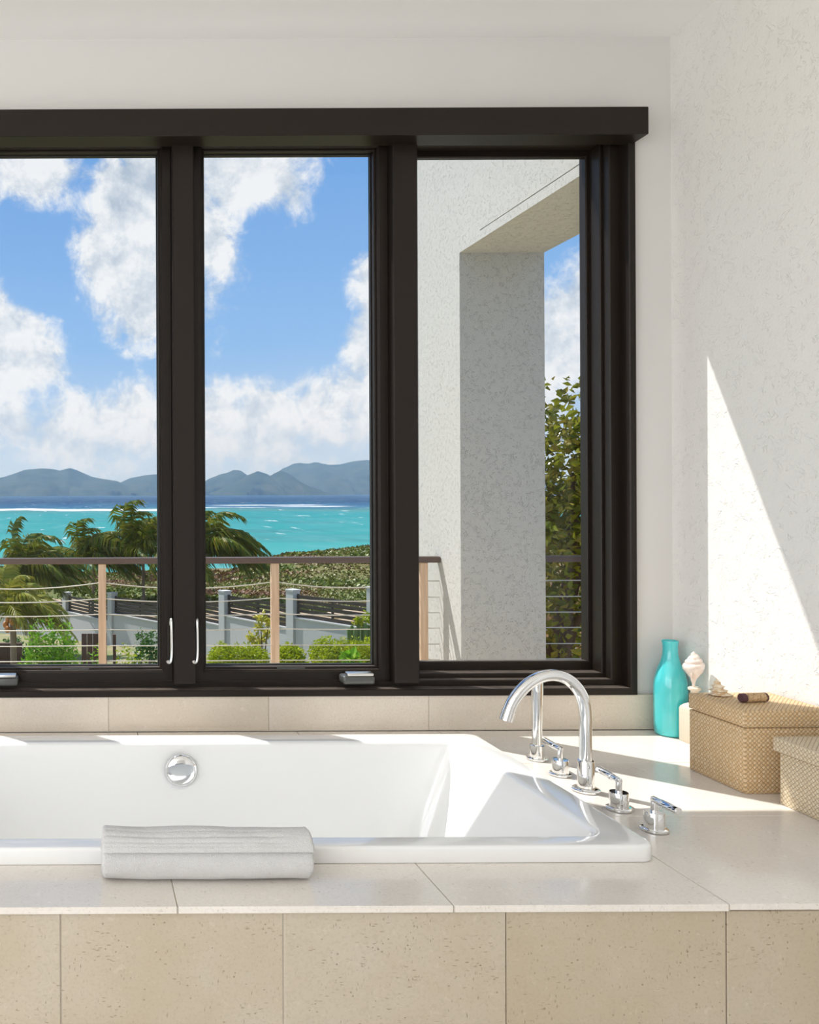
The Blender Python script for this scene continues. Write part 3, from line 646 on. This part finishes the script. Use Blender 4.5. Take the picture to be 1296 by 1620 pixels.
# ================================================================== TERRACE, PORTAL, RAILING
FL = -0.10
structure(MB().box(-7, 7, 2.9, 4.95, -4.6, FL).build('terrace_floor', 'terrace'), 'terrace outside the window')
Xw, Xw2, YJ, YE, ZS = 2.0, 2.448, 4.48, 5.40, 2.520
b = MB(); b.box(Xw, Xw2, YJ, YE, -4.6, 3.30); b.box(Xw, Xw2, 2.9, YJ, ZS, ZS+.045)
b.box(Xw+.012, Xw2, 2.9, 4.25, ZS+.045, ZS+.050); b.box(Xw, Xw2, 4.25, YJ, ZS+.045, ZS+.050); b.box(Xw, Xw2, 2.9, YJ, ZS+.050, 3.30)
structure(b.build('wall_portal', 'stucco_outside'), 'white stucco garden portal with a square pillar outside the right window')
YR = 4.75; ZR = .896
def railing(x0, x1, posts, label, straight=False):
    r = thing('cable_railing', ((x0+x1)/2, YR, FL), label, 'railing')
    MB().box(x0, x1, YR-.025, YR+.025, ZR-.034, ZR, .003, 1).build('top_rail', 'rail_brown', r)
    for px in posts: MB().box(px-.0215, px+.0215, YR-.018, YR+.018, FL, ZR-.0345, .002, 1).build('post', 'post_wood', r)
    zz = [.758, .668, .580, .494, .404, .318]; sag = [.036, .022, .012, .005, .003, .002]
    xsx = sorted(set([x0]+list(posts)+[x1]))
    for z, s_ in zip(zz, sag):
        pth = []
        for a, c in zip(xsx, xsx[1:]):
            n = 8; sg = s_ if c-a > .3 and not straight else 0
            for k in range(n): pth.append((a+(c-a)*k/n, YR, z-sg*4*(k/n)*(1-k/n)))
        pth.append((x1, YR, z))
        MB().tube(pth, .0032, 6).build('cable', 'cable', r, 60)
    return r
railing(-6.5, Xw-.002, [-5.69, -4.72, -3.76, -2.79, -1.825, -.86, .110, 1.077, 1.909], 'cable railing with pale wooden posts left of the white pillar')
railing(Xw2+.002, 6.5, [3.95, 5.0, 6.1], 'straight run of cable railing to the right of the pillar', True)

# ================================================================== GROUND, GARDEN WALL, FENCE
WP = [(-5.9, 47.0), (-2.9, 43.0), (-.74, 39.4), (1.26, 36.0), (3.35, 33.0), (5.03, 30.0), (6.70, 27.0), (8.40, 24.4), (10.1, 21.8), (11.8, 19.2)]
TOPZ = [-4.15, -3.80, -3.45, -3.08, -2.70, -2.33, -1.96, -1.60, -1.25]     # top of each fence panel
def ywall(x):
    if x <= WP[0][0]: return WP[0][1]-(x-WP[0][0])*1.2
    for (a, ya), (c, yc) in zip(WP, WP[1:]):
        if x <= c: return ya+(yc-ya)*(x-a)/(c-a)
    return max(14, WP[-1][1]-(x-WP[-1][0])*.6)
def zgarden(x, y): return -3.95-.105*max(0, y-24.5)+.02*noise.noise((x, y, 0))
def sstep(a, b, x):
    t = max(0, min(1, (x-a)/(b-a))); return t*t*(3-2*t)
def zhill(x, y):
    pts = [(10, -2.0), (22, -2.4), (26, -2.65), (36, -3.35), (45, -3.95), (60, -5.25), (120, -10.6), (190, -15.9), (320, -19)]
    z = pts[-1][1]
    for (a, za), (c, zc) in zip(pts, pts[1:]):
        if y <= c: z = za+(zc-za)*max(0, (y-a))/(c-a); break
    i = max(0, min(len(TOPZ)-1, sum(1 for q in WP if q[0] < x)-1)); k = sstep(0, 7, y-ywall(x))
    z = (TOPZ[i]-.78)*(1-k)+z*k if y < 70 else z
    s = x-.19*y
    z += (sstep(-4, 5, s)*2.3+max(0, s-3)*.11)*sstep(45, 95, y)*(1-sstep(125, 200, y))
    z += noise.noise((x*.08, y*.05, 1.3))*.5*sstep(30, 60, y)
    return z
gm = MB(); nx, ny = 36, 30; vs = []
for j in range(ny+1):
    for i in range(nx+1):
        x = -28+50*i/nx; yw = ywall(x)-.1; y = 4.9+(yw-4.9)*j/ny
        vs.append((x, y, zgarden(x, y)))
gm.add(vs, [(j*(nx+1)+i, j*(nx+1)+i+1, (j+1)*(nx+1)+i+1, (j+1)*(nx+1)+i) for j in range(ny) for i in range(nx)])
structure(gm.build('ground', 'ground', None, 60), 'garden ground below the terrace')
hm = MB(); nx, ny = 110, 70; vs = []
for j in range(ny+1):
    t = .15*((260/.15)**(j/ny)) if j else 0
    for i in range(nx+1):
        xw = -26+52*i/nx; x = xw*(1+t/26.0); y = ywall(xw)+.05+t
        vs.append((x, y, zhill(x, y)))
hm.add(vs, [(j*(nx+1)+i, j*(nx+1)+i+1, (j+1)*(nx+1)+i+1, (j+1)*(nx+1)+i) for j in range(ny) for i in range(nx)])
dm = MB(); vs = []
for i in range(81):
    for j in range(9):
        x = -20+38*i/80; y = ywall(x)+.1+3.6*j/8; vs.append((x, y, zhill(x, y)+.015))
dm.add(vs, [(i*9+j, (i+1)*9+j, (i+1)*9+j+1, i*9+j+1) for i in range(80) for j in range(8)])
structure(dm.build('dirt_track', 'sandy', None, 60), 'sandy strip of bare earth behind the slatted fence')
structure(hm.build('hillside', 'hillside', None, 60), 'scrubby slope running down to the sea')
gw = bpy.data.objects.new('wall_garden', None); col.objects.link(gw); gw.location = (5, 30, -5); structure(gw, 'white garden wall stepping up between square piers')
def obox(mb, a, c, th, z0, z1, z0b=None, z1b=None, off=0.0):
    """upright slab from plan point a to c, th thick"""
    A, C = Vector((*a, 0)), Vector((*c, 0)); d = (C-A).normalized(); n = Vector((-d.y, d.x, 0))*th/2; o_ = Vector((-d.y, d.x, 0))*off
    z0b = z0 if z0b is None else z0b; z1b = z1 if z1b is None else z1b
    A, C = A+o_, C+o_
    q = [A-n, C-n, C+n, A+n]
    v = [(q[0].x, q[0].y, z0), (q[1].x, q[1].y, z0b), (q[2].x, q[2].y, z0b), (q[3].x, q[3].y, z0), (q[0].x, q[0].y, z1), (q[1].x, q[1].y, z1b), (q[2].x, q[2].y, z1b), (q[3].x, q[3].y, z1)]
    mb.add(v, [(0,3,2,1),(4,5,6,7),(0,1,5,4),(1,2,6,5),(2,3,7,6),(3,0,4,7)]); return mb
PH = .70
places = ['seen at the left edge behind the palms', 'partly behind the palms', 'at the left behind the palm', 'seen left of the mullion', 'hidden mostly by the mullion', 'behind the yellow shrub', 'above the cactus', 'beyond the pillar', 'far right beyond the pillar']
for i in range(len(WP)-1):
    a, c = Vector(WP[i]), Vector(WP[i+1]); d = (c-a).normalized(); zt_ = TOPZ[i]
    a1, c1 = a+d*.17, c-d*.17
    obox(MB(), a1, c1, .16, zgarden(*c)-.9, zt_-PH-.05).build('wall_section', 'garden_wall', gw)
    obox(MB(), a1, c1, .24, zt_-PH-.05, zt_-PH-.01).build('coping', 'garden_wall', gw)
    fp = thing('slat_fence', (a.x, a.y, zt_-PH), ['dark slatted fence panel %s' % q for q in places][i], 'fence', 'dark fence panels on the garden wall')
    n = 5; sh_ = .108; pitch = (PH-sh_)/(n-1)
    for k in range(n):
        z = zt_-PH+k*pitch
        obox(MB(), a1+d*.03, c1-d*.03, .03, z, z+sh_).build('slat', 'slat_brown', fp)
    for pt in (a1+d*.02, (a1+c1)/2, c1-d*.02):
        obox(MB(), pt-d*.03, pt+d*.03, .06, zt_-PH-.008, zt_+.015, off=.048).build('fence_post', 'slat_brown', fp)
for i, q in enumerate(WP):
    z1 = TOPZ[min(i, len(TOPZ)-1)]+.10; z0 = zgarden(*q)-.9; q = Vector(q)
    d = (Vector(WP[min(i+1, len(WP)-1)])-Vector(WP[max(i-1, 0)])).normalized()
    pr = obox(MB(), q-d*.155, q+d*.155, .31, z0, z1).build('pier', 'garden_wall', gw)
    obox(MB(), q-d*.175, q+d*.175, .35, z1, z1+.05).build('pier_cap', 'garden_wall', pr)
gt = thing('garden_gate', at(150, 1040, 22), 'brown boarded garden gate beside the white wall', 'gate')
for k in range(4):
    pa, pc = at(128+k*9, 1000, 22), at(136.5+k*9, 1000, 22)
    MB().box(pa.x, pc.x, 21.98, 22.03, zgarden(pa.x, 22), pa.z, .004, 1).build('board', 'gate_brown', gt)
for px, top in ((165.5, 999), (180, 1001)):
    pa = at(px, top, 22); MB().box(pa.x-.04, pa.x+.04, 21.95, 22.05, zgarden(pa.x, 22), pa.z, .004, 1).build('gate_post', 'gate_brown', gt)
lw = MB(); pa, pc = at(-60, 1014, 21), at(34, 1014, 21)
tag(lw.box(pa.x, pc.x, 20.95, 21.05, zgarden(-1, 21), pa.z, .01, 1).build('low_screen', 'gate_brown'), 'low brown garden screen behind the coconut palm trunk', 'screen')

# ================================================================== PLANTS
def leaf_cloud(mb, pts, size, rnd, aspect=.5, normal=None, droop=0):
    for q in pts:
        d = Vector((rnd.uniform(-1, 1), rnd.uniform(-1, 1), rnd.uniform(-.6, 1))).normalized()
        n = Vector((rnd.uniform(-1, 1), rnd.uniform(-1, 1), rnd.uniform(-.3, 1.3))).normalized()
        s = d.cross(n)
        if s.length < .1: continue
        s.normalize(); L_ = size*rnd.uniform(.7, 1.3); W_ = L_*aspect/2
        up = s.cross(d)*L_*.12
        mb.add([q, q+d*L_*.5+s*W_+up, q+d*L_, q+d*L_*.5-s*W_+up], [(0, 1, 2), (0, 2, 3)])
def ell_pts(c, r, n, rnd, shell=.55, lump=.25):
    out = []
    while len(out) < n:
        v = Vector((rnd.gauss(0, 1), rnd.gauss(0, 1), rnd.gauss(0, 1))).normalized()
        k = (shell+(1-shell)*rnd.random())*(1+lump*noise.noise(v*2.3+Vector(c)))
        q = Vector((c[0]+v.x*r[0]*k, c[1]+v.y*r[1]*k, c[2]+v.z*r[2]*k))
        out.append(q)
    return out
def shrub(name, px, top, half, Y, depth, n, size, m, label, cat='shrub', group=None, aspect=.5, extra=None, lumps=1, seed=1, bottom=None):
    rnd = random.Random(seed); c = at(px, top, Y); rx = half*Y/F; zg = zgarden(c.x, Y); zb = zg if bottom is None else at(px, bottom, Y).z
    t = thing(name, (c.x, Y, zg), label, cat, group)
    fo = MB(); hz = (c.z-zb)/2
    for k in range(lumps):
        ox = (k-(lumps-1)/2)*rx*2/(lumps+.6) if lumps > 1 else 0
        cc = (c.x+ox, Y+rnd.uniform(-.1, .1)*depth, zb+hz*(1 if lumps == 1 else rnd.uniform(.88, 1.0)))
        leaf_cloud(fo, ell_pts(cc, (rx*(1 if lumps == 1 else 1.6/lumps), depth, hz), n//lumps, rnd), size, rnd, aspect)
    f = fo.build('foliage', m, t); f['kind'] = 'stuff'
    st = MB()
    for k in range(5):
        a = k*1.256; st.tube([(c.x+.05*math.cos(a), Y+.05*math.sin(a), zg), (c.x+rx*.3*math.cos(a), Y+depth*.3*math.sin(a), zg+(c.z-zg)*.4), (c.x+rx*.55*math.cos(a), Y+depth*.5*math.sin(a), zg+(c.z-zg)*.75)], [.03, .02, .008], 5)
    st.build('stems', 'bark', t)
    if extra:
        em, en, es, ename = extra; ex = MB(); leaf_cloud(ex, [q for q in ell_pts((c.x, Y-.1*depth, zb+hz), (rx, depth, hz), en, rnd, .95)], es, rnd, .7)
        e_ = ex.build(ename, em, t); e_['kind'] = 'stuff'
    return t
shrub('feathery_shrub', 80, 986, 44, 17.6, .5, 4600, .13, 'bright_leaf', 'bright light green feathery shrub beside the coconut palm trunk', aspect=.35, lumps=3, seed=3)
shrub('dark_shrub', 232, 992, 26, 20.5, .45, 1500, .10, 'dark_leaf', 'dark green rounded shrub in front of the white wall left of the mullion', seed=4)
shrub('flowering_shrub', 203, 1022, 32, 17.0, .45, 1200, .08, 'hedge_leaf', 'low shrub sprinkled with white flowers below the railing', extra=('white_petal', 160, .07, 'blossom'), seed=5)
shrub('clipped_hedge', 376, 1017, 46, 22.5, .6, 7500, .085, 'hedge_leaf', 'low yellow-green clipped hedge left of the railing post', 'hedge', lumps=3, seed=6, bottom=1075)
shrub('clipped_hedge', 458, 1018, 22, 22.0, .5, 4500, .085, 'hedge_leaf', 'small clipped hedge mound just right of the railing post', 'hedge', seed=7, bottom=1075)
shrub('clipped_hedge', 552, 1008, 60, 22.5, .7, 10000, .085, 'hedge_leaf', 'broad yellow-green clipped hedge mound below the cactus', 'hedge', lumps=4, seed=8, bottom=1075)
shrub('small_shrub', 150, 1025, 20, 16.8, .3, 700, .08, 'bright_leaf', 'small bright green shrub at the foot of the brown gate', seed=9)
shrub('dark_shrub', -60, 1000, 60, 20.0, .8, 1800, .12, 'dark_leaf', 'dark green shrub at the left edge of the garden', seed=10)
shrub('dark_shrub', 20, 1008, 36, 22.5, .5, 1400, .12, 'dark_leaf', 'dark green shrub behind the coconut palm and low screen', seed=11)
shrub('pale_leaf_plant', 553, 1034, 15, 19.0, .25, 60, .20, 'bright_leaf', 'pale broad-leaved plant in front of the hedge mound', 'plant', aspect=.6, seed=12, bottom=1052)
shrub('large_shrub', 790, 990, 60, 14.0, .5, 2600, .13, 'dark_leaf', 'large dark shrub behind the white pillar', seed=13)
# yellow variegated bush: stems with tufts
def tuft_plant(name, spots, Y, n, size, m, label, seed):
    rnd = random.Random(seed); base = at(sum(s[0] for s in spots)/len(spots), 1030, Y); zg = zgarden(base.x, Y)
    t = thing(name, (base.x, Y, zg), label, 'shrub'); st = MB(); fo = MB()
    for px, py, r in spots:
        c = at(px, py, Y+rnd.uniform(-.2, .2)); rr_ = r*Y/F
        st.tube([(base.x, Y, zg), ((base.x+c.x)/2+.03, Y, (zg+c.z)/2), tuple(c)], [.025, .018, .008], 5)
        leaf_cloud(fo, ell_pts(c, (rr_, rr_, rr_), n, rnd, .3), size, rnd, .5)
    f = fo.build('foliage', m, t); f['kind'] = 'stuff'; st.build('stems', 'bark_dark', t)
tuft_plant('variegated_shrub', [(412, 977, 9), (424, 985, 8), (408, 993, 7), (421, 1000, 8), (398, 1008, 9), (414, 1012, 8), (404, 1017, 9)], 24.6, 60, .13, 'yellow_leaf', 'yellow variegated shrub in front of the fence left of the post', 21)
# columnar cactus clump with leafy heads
cb = at(566, 1012, 23.75); zg = zgarden(cb.x, 23.75)
ca = thing('cactus', (cb.x, 23.75, zg), 'clump of upright green cactus stems with leafy tips', 'cactus')
for k, (px, top) in enumerate(((551, 993), (556, 988), (561, 992), (566, 986), (572, 990), (577, 984), (582, 988), (587, 986))):
    q = at(px, top, 23.75+.12*math.sin(k*2.1)); l = []
    for zz_, r in ((zg, .035), (zg+.3, .042), (q.z-.06, .04), (q.z-.015, .03), (q.z, .008)):
        l.append([(q.x+(1+.25*math.cos(5*2*math.pi*j/20))*r*math.cos(2*math.pi*j/20), q.y+(1+.25*math.cos(5*2*math.pi*j/20))*r*math.sin(2*math.pi*j/20), zz_) for j in range(20)])
    MB().loops(l).build('stem', 'cactus', ca, 60)
fo = MB(); rnd = random.Random(5)
for px, py, r in ((579, 979, 12), (566, 984, 9), (588, 974, 9)): leaf_cloud(fo, ell_pts(at(px, py, 23.75), (r*.0173, .15, r*.0173), 90, rnd, .3), .11, rnd)
f = fo.build('foliage', 'hedge_leaf', ca); f['kind'] = 'stuff'

# palms: fronds blown over by the wind from the left
def frond_mesh(name, az, el, Lf, m, seed, wind=.16):
    rnd = random.Random(seed); d = Vector((math.cos(az)*math.cos(el), math.sin(az)*math.cos(el), math.sin(el))); q = Vector((0, 0, 0)); n = 15; step = Lf/n
    P = [q.copy()]; D = [d.copy()]
    for k in range(n):
        d = (d+Vector((wind*(.55+.6*k/n), 0, -.03-.24*(k/n)))).normalized(); q = q+d*step; P.append(q.copy()); D.append(d.copy())
    mb = MB(); mb.tube(P, [.022*Lf/2*(1-.85*k/n) for k in range(n+1)], 5)
    nl = 40
    for k in range(nl):
        t = .10+.9*k/(nl-1); i = min(int(t*n), n-1); f_ = t*n-i; c = P[i].lerp(P[i+1], f_); dd = D[i]
        side = dd.cross(Vector((0, 0, 1)));
        if side.length < .05: side = Vector((0, 1, 0))
        side.normalize(); ll = Lf*.40*(math.sin(min(1, t*1.15+.12)*math.pi*.86)*.85+.15)
        for s in (-1, 1):
            v = (side*s*.75+dd*.65+Vector((.32, 0, -.40+rnd.uniform(-.25, .2)))).normalized()
            v2 = (v+Vector((.30, 0, -.95))).normalized(); wd = dd*(.016*Lf*rnd.uniform(.8, 1.2))
            a = c; b_ = c+v*ll*.5; e_ = b_+v2*ll*.5*rnd.uniform(.8, 1.1)
            mb.add([a-wd*.6, a+wd*.6, b_+wd, b_-wd, e_], [(0, 1, 2, 3), (3, 2, 4)])
    me = bpy.data.meshes.new(name); me.from_pydata(mb.v, [], mb.f); me.materials.append(MATS[m]); me.update(); return me
def frond_set(m, nf, Lf, seed, wind):
    out = []; rnd = random.Random(seed)
    for k in range(nf):
        ring_ = k % 3; el = [1.08, .82, .40][ring_]+rnd.uniform(-.15, .15); az = k*2.399+rnd.uniform(-.2, .2)
        out.append(frond_mesh('frond', az, el, Lf*rnd.uniform(.85, 1.1), m, seed*50+k, wind))
    return out
SETS = [frond_set('palm_leaf', 30, 1.0, 1, .13), frond_set('palm_leaf', 28, 1.0, 2, .16), frond_set('palm_leaf_yellow', 17, 1.0, 3, .10)]
def palm(px, py, Y, Lf, si, label, zfun=zhill, nuts=0, lean=0.0, trunk=.075):
    c = at(px, py, Y); zg = zfun(c.x-lean, Y)-.05
    t = thing('coconut_palm', (c.x-lean, Y, zg), label, 'palm', 'wind-blown palms by the garden wall')
    h = c.z-zg; path = [Vector((c.x-lean*(1-s)**1.6, Y, zg+h*s)) for s in [k/14 for k in range(15)]]
    MB().tube(path, [trunk*(1.35-.5*min(1, k/4)+(.06 if k % 2 else 0)) for k in range(15)], 10).build('trunk', 'bark', t, 40)
    for me in SETS[si]:
        o_ = bpy.data.objects.new('frond', me); col.objects.link(o_); o_.parent = t; o_.location = c-t.location; o_.scale = (Lf,)*3
    for k in range(nuts):
        a = k*2*math.pi/nuts; q = c+Vector((.17*math.cos(a), .17*math.sin(a), -.10-.09*(k % 3)))
        MB().lathe([(.004, -.085), (.045, -.07), (.07, -.02), (.068, .03), (.04, .07), (.004, .08)], q, 10).build('coconut', 'coconut', t, 60)
    return t
palm(20, 972, 19.5, 1.5, 2, 'short yellow-green palm with orange coconuts in front of the fence', zgarden, 8, -.03, .085)
palm(48, 908, 31, 2.45, 0, 'bushy palm blown rightward behind the short coconut palm', zgarden)
palm(148, 888, 38, 2.6, 1, 'dark wind-swept palm left of the railing post and the mullion', zhill, 0, .1)
palm(226, 872, 37, 2.95, 1, 'tall wind-swept palm partly cut off by the wide window post', zhill, 0, -.02)
palm(326, 876, 35, 2.9, 0, 'wind-swept palm just right of the wide window post', zhill, 0, .35)
palm(-75, 900, 33, 2.1, 0, 'wind-swept palm beyond the left edge of the window', zhill)

# tree beyond the pillar on the right
rnd = random.Random(77); Y = 7.4; tcx = 4.25
tr_ = thing('leafy_tree', (tcx-.25, Y, zgarden(tcx, Y)), 'leafy tree with glossy olive leaves behind the right-hand railing', 'tree')
zg = zgarden(tcx, Y)
MB().tube([(tcx-.25, Y, zg), (tcx-.30, Y, -1.6), (tcx-.15, Y+.05, -.4), (tcx+.02, Y, .5), (tcx+.05, Y, 1.4)], [.12, .10, .085, .065, .03], 10).build('trunk', 'bark_dark', tr_, 60)
for k, (p0, p1, p2) in enumerate((((-.25, 0, -.9), (-.05, -.15, .1), (.35, -.2, .95)), ((-.15, .05, -.3), (-.45, -.1, .5), (-.55, -.15, 1.5)), ((0, 0, .3), (.3, .2, 1.0), (.4, .25, 1.7)), ((-.3, 0, -1.3), (-.02, -.3, -.6), (.12, -.45, .15)))):
    MB().tube([(tcx+q[0], Y+q[1], q[2]) for q in (p0, p1, p2)], [.055, .038, .012], 8).build('branch', 'bark_dark', tr_, 60)
fo = MB()
for c, r, n in (((tcx-.15, Y, 1.45), (.75, .7, .72), 2600), ((tcx-.55, Y-.1, .75), (.6, .6, .8), 1700), ((tcx+.45, Y+.1, .95), (.7, .7, .9), 1700), ((tcx-.3, Y, .05), (.55, .55, .7), 800), ((tcx+1.2, Y+.3, 1.0), (.8, .8, 1.0), 1600)):
    leaf_cloud(fo, ell_pts(c, r, n, rnd, .45, .5), .085, rnd, .58)
f = fo.build('foliage', 'tree_leaf', tr_); f['kind'] = 'stuff'
fo = MB(); leaf_cloud(fo, ell_pts((tcx-.1, Y+.2, -.55), (.9, .7, .75), 900, rnd, .2, .4), .10, rnd, .4)
f = fo.build('dry_foliage', 'dry_leaf', tr_); f['kind'] = 'stuff'
fo = MB(); leaf_cloud(fo, ell_pts((7.3, 11.5, -2.0), (1.7, 1.3, 2.7), 4200, rnd, .5, .4), .16, rnd, .5)
bk = thing('thicket', (7.2, 11.5, zgarden(7.2, 11.5)), 'dark dry-leaved thicket behind the leafy tree', 'shrub')
f = fo.build('foliage', 'dry_leaf', bk); f['kind'] = 'stuff'
MB().tube([(7.2, 11.5, zgarden(7.2, 11.5)), (7.1, 11.5, -2.4), (7.3, 11.4, -1.0)], [.1, .07, .02], 8).build('trunk', 'bark_dark', bk, 60)

# scrub over the hillside: nobody could count it
sm = MB(); rnd = random.Random(99); count = 0
while count < 42000:
    Y = 26*(165/26.0)**rnd.random(); u = rnd.uniform(-.25, .75); x = u*Y
    if Y < ywall(x)+3.4 or (u > .42 and rnd.random() < .6): continue
    z = zhill(x, Y)
    if z < -15.2: continue
    size = (.04+.0019*Y)*rnd.uniform(.6, 1.5)*(1.5 if noise.noise((x*.1, Y*.1, 4)) > .15 else .8)
    for k in range(6):
        a = rnd.uniform(0, 6.28); t = Vector((math.cos(a)*.7+.25, math.sin(a)*.7, rnd.uniform(.5, 1.1)))*size; s = Vector((-math.sin(a), math.cos(a), .2))*size*.42
        b_ = Vector((x+rnd.uniform(-.6, .6)*size, Y+rnd.uniform(-.6, .6)*size, z-.02)); sm.add([b_-s*.5, b_+s*.5, b_+t*.6+s, b_+t, b_+t*.6-s], [(0, 1, 2, 3), (0, 3, 4)])
    count += 1
tag(sm.build('scrub', 'scrub_leaf'), 'green and rust coloured scrub covering the slope above the sea', 'scrub', kind='stuff')

# ================================================================== SEA, ISLANDS, HAZE
SEA = -15.5
structure(MB().add([(-9000, 60, SEA), (12000, 60, SEA), (12000, 9800, SEA), (-9000, 9800, SEA)], [(0, 1, 2, 3)]).build('sea', 'sea'), 'turquoise lagoon with surf on the reef and deep blue water beyond')
def hill(prof, Y, depth, label, seed):
    rnd = random.Random(seed); n = 170; m_ = 20; vs = []
    pr = [at(px, py, Y) for px, py in prof]
    for i in range(n+1):
        x = pr[0].x+(pr[-1].x-pr[0].x)*i/n; h = pr[-1].z
        for a, c in zip(pr, pr[1:]):
            if a.x <= x <= c.x: h = a.z+(c.z-a.z)*(x-a.x)/(c.x-a.x); break
        h = h-SEA
        for j in range(m_+1):
            v = j/m_*2-1; k = max(0, 1-abs(v))**.8
            nz = noise.fractal(Vector((x*.0016, v*2.2+seed, seed*3.1)), 1.0, 2.0, 4)
            sp_ = noise.fractal(Vector((x*.0034, seed*1.7, v*.8)), 1.0, 2.0, 5)
            yy = Y+v*depth+nz*depth*.12+sp_*depth*.45*(1-k)
            vs.append((x+nz*60*(1-k), yy, SEA-4+max(0, h*k*(1+.30*nz*(1-k)+.05*noise.fractal(Vector((x*.006, seed*2.3, 0)), 1.0, 2.0, 4)))+4*k))
    mb = MB(); mb.add(vs, [(i*(m_+1)+j, (i+1)*(m_+1)+j, (i+1)*(m_+1)+j+1, i*(m_+1)+j+1) for i in range(n) for j in range(m_)])
    structure(mb.build('hill', 'hill_green', None, 180), label)
hill([(-420, 782), (-260, 768), (-120, 760), (-60, 757), (0, 752), (20, 748), (40, 741.5), (65, 738.5), (80, 740), (95, 742.5), (112, 738.5), (125, 742), (145, 752), (165, 756), (185, 759), (200, 766), (235, 775), (260, 780.5)], 7600, 900, 'long hazy island ridge across the water at the left', 1)
hill([(175, 780), (190, 761), (205, 754), (225, 750), (250, 749), (275, 756), (300, 764), (322, 771), (345, 780)], 7900, 700, 'hazy island hill behind the wide window post', 2)
hill([(295, 780), (330, 757), (350, 748), (370, 742.5), (382, 744), (400, 756), (425, 771), (445, 780)], 7500, 600, 'pointed hazy island hill right of the wide post', 3)
hill([(330, 780), (372, 762), (392, 750), (408, 744.5), (420, 748), (427, 751), (434, 746), (443, 743), (452, 746), (470, 759), (490, 771), (515, 780)], 7000, 600, 'twin-peaked darker island hill', 4)
hill([(395, 780), (430, 752), (448, 740), (465, 733), (476, 731.5), (488, 733), (500, 732), (520, 735), (540, 733), (560, 730), (585, 727), (620, 731), (680, 742), (740, 738), (820, 750), (900, 762), (980, 779)], 8400, 1000, 'highest pale island ridge at the right', 5)
hz = bpy.data.materials.new('haze'); hz.use_nodes = True; nt = hz.node_tree; nt.nodes.clear(); MATS['haze'] = hz
vsn = nt.nodes.new('ShaderNodeVolumeScatter'); vsn.inputs['Color'].default_value = (0.34, 0.62, 1.0, 1); vsn.inputs['Density'].default_value = 0.000105; vsn.inputs['Anisotropy'].default_value = 0.2
o = nt.nodes.new('ShaderNodeOutputMaterial'); nt.links.new(vsn.outputs[0], o.inputs['Volume'])
tag(MB().box(-9000, 12000, 1500, 9700, SEA+.5, 420).build('haze', 'haze'), 'thin sea haze between the reef and the islands', 'haze', kind='stuff')
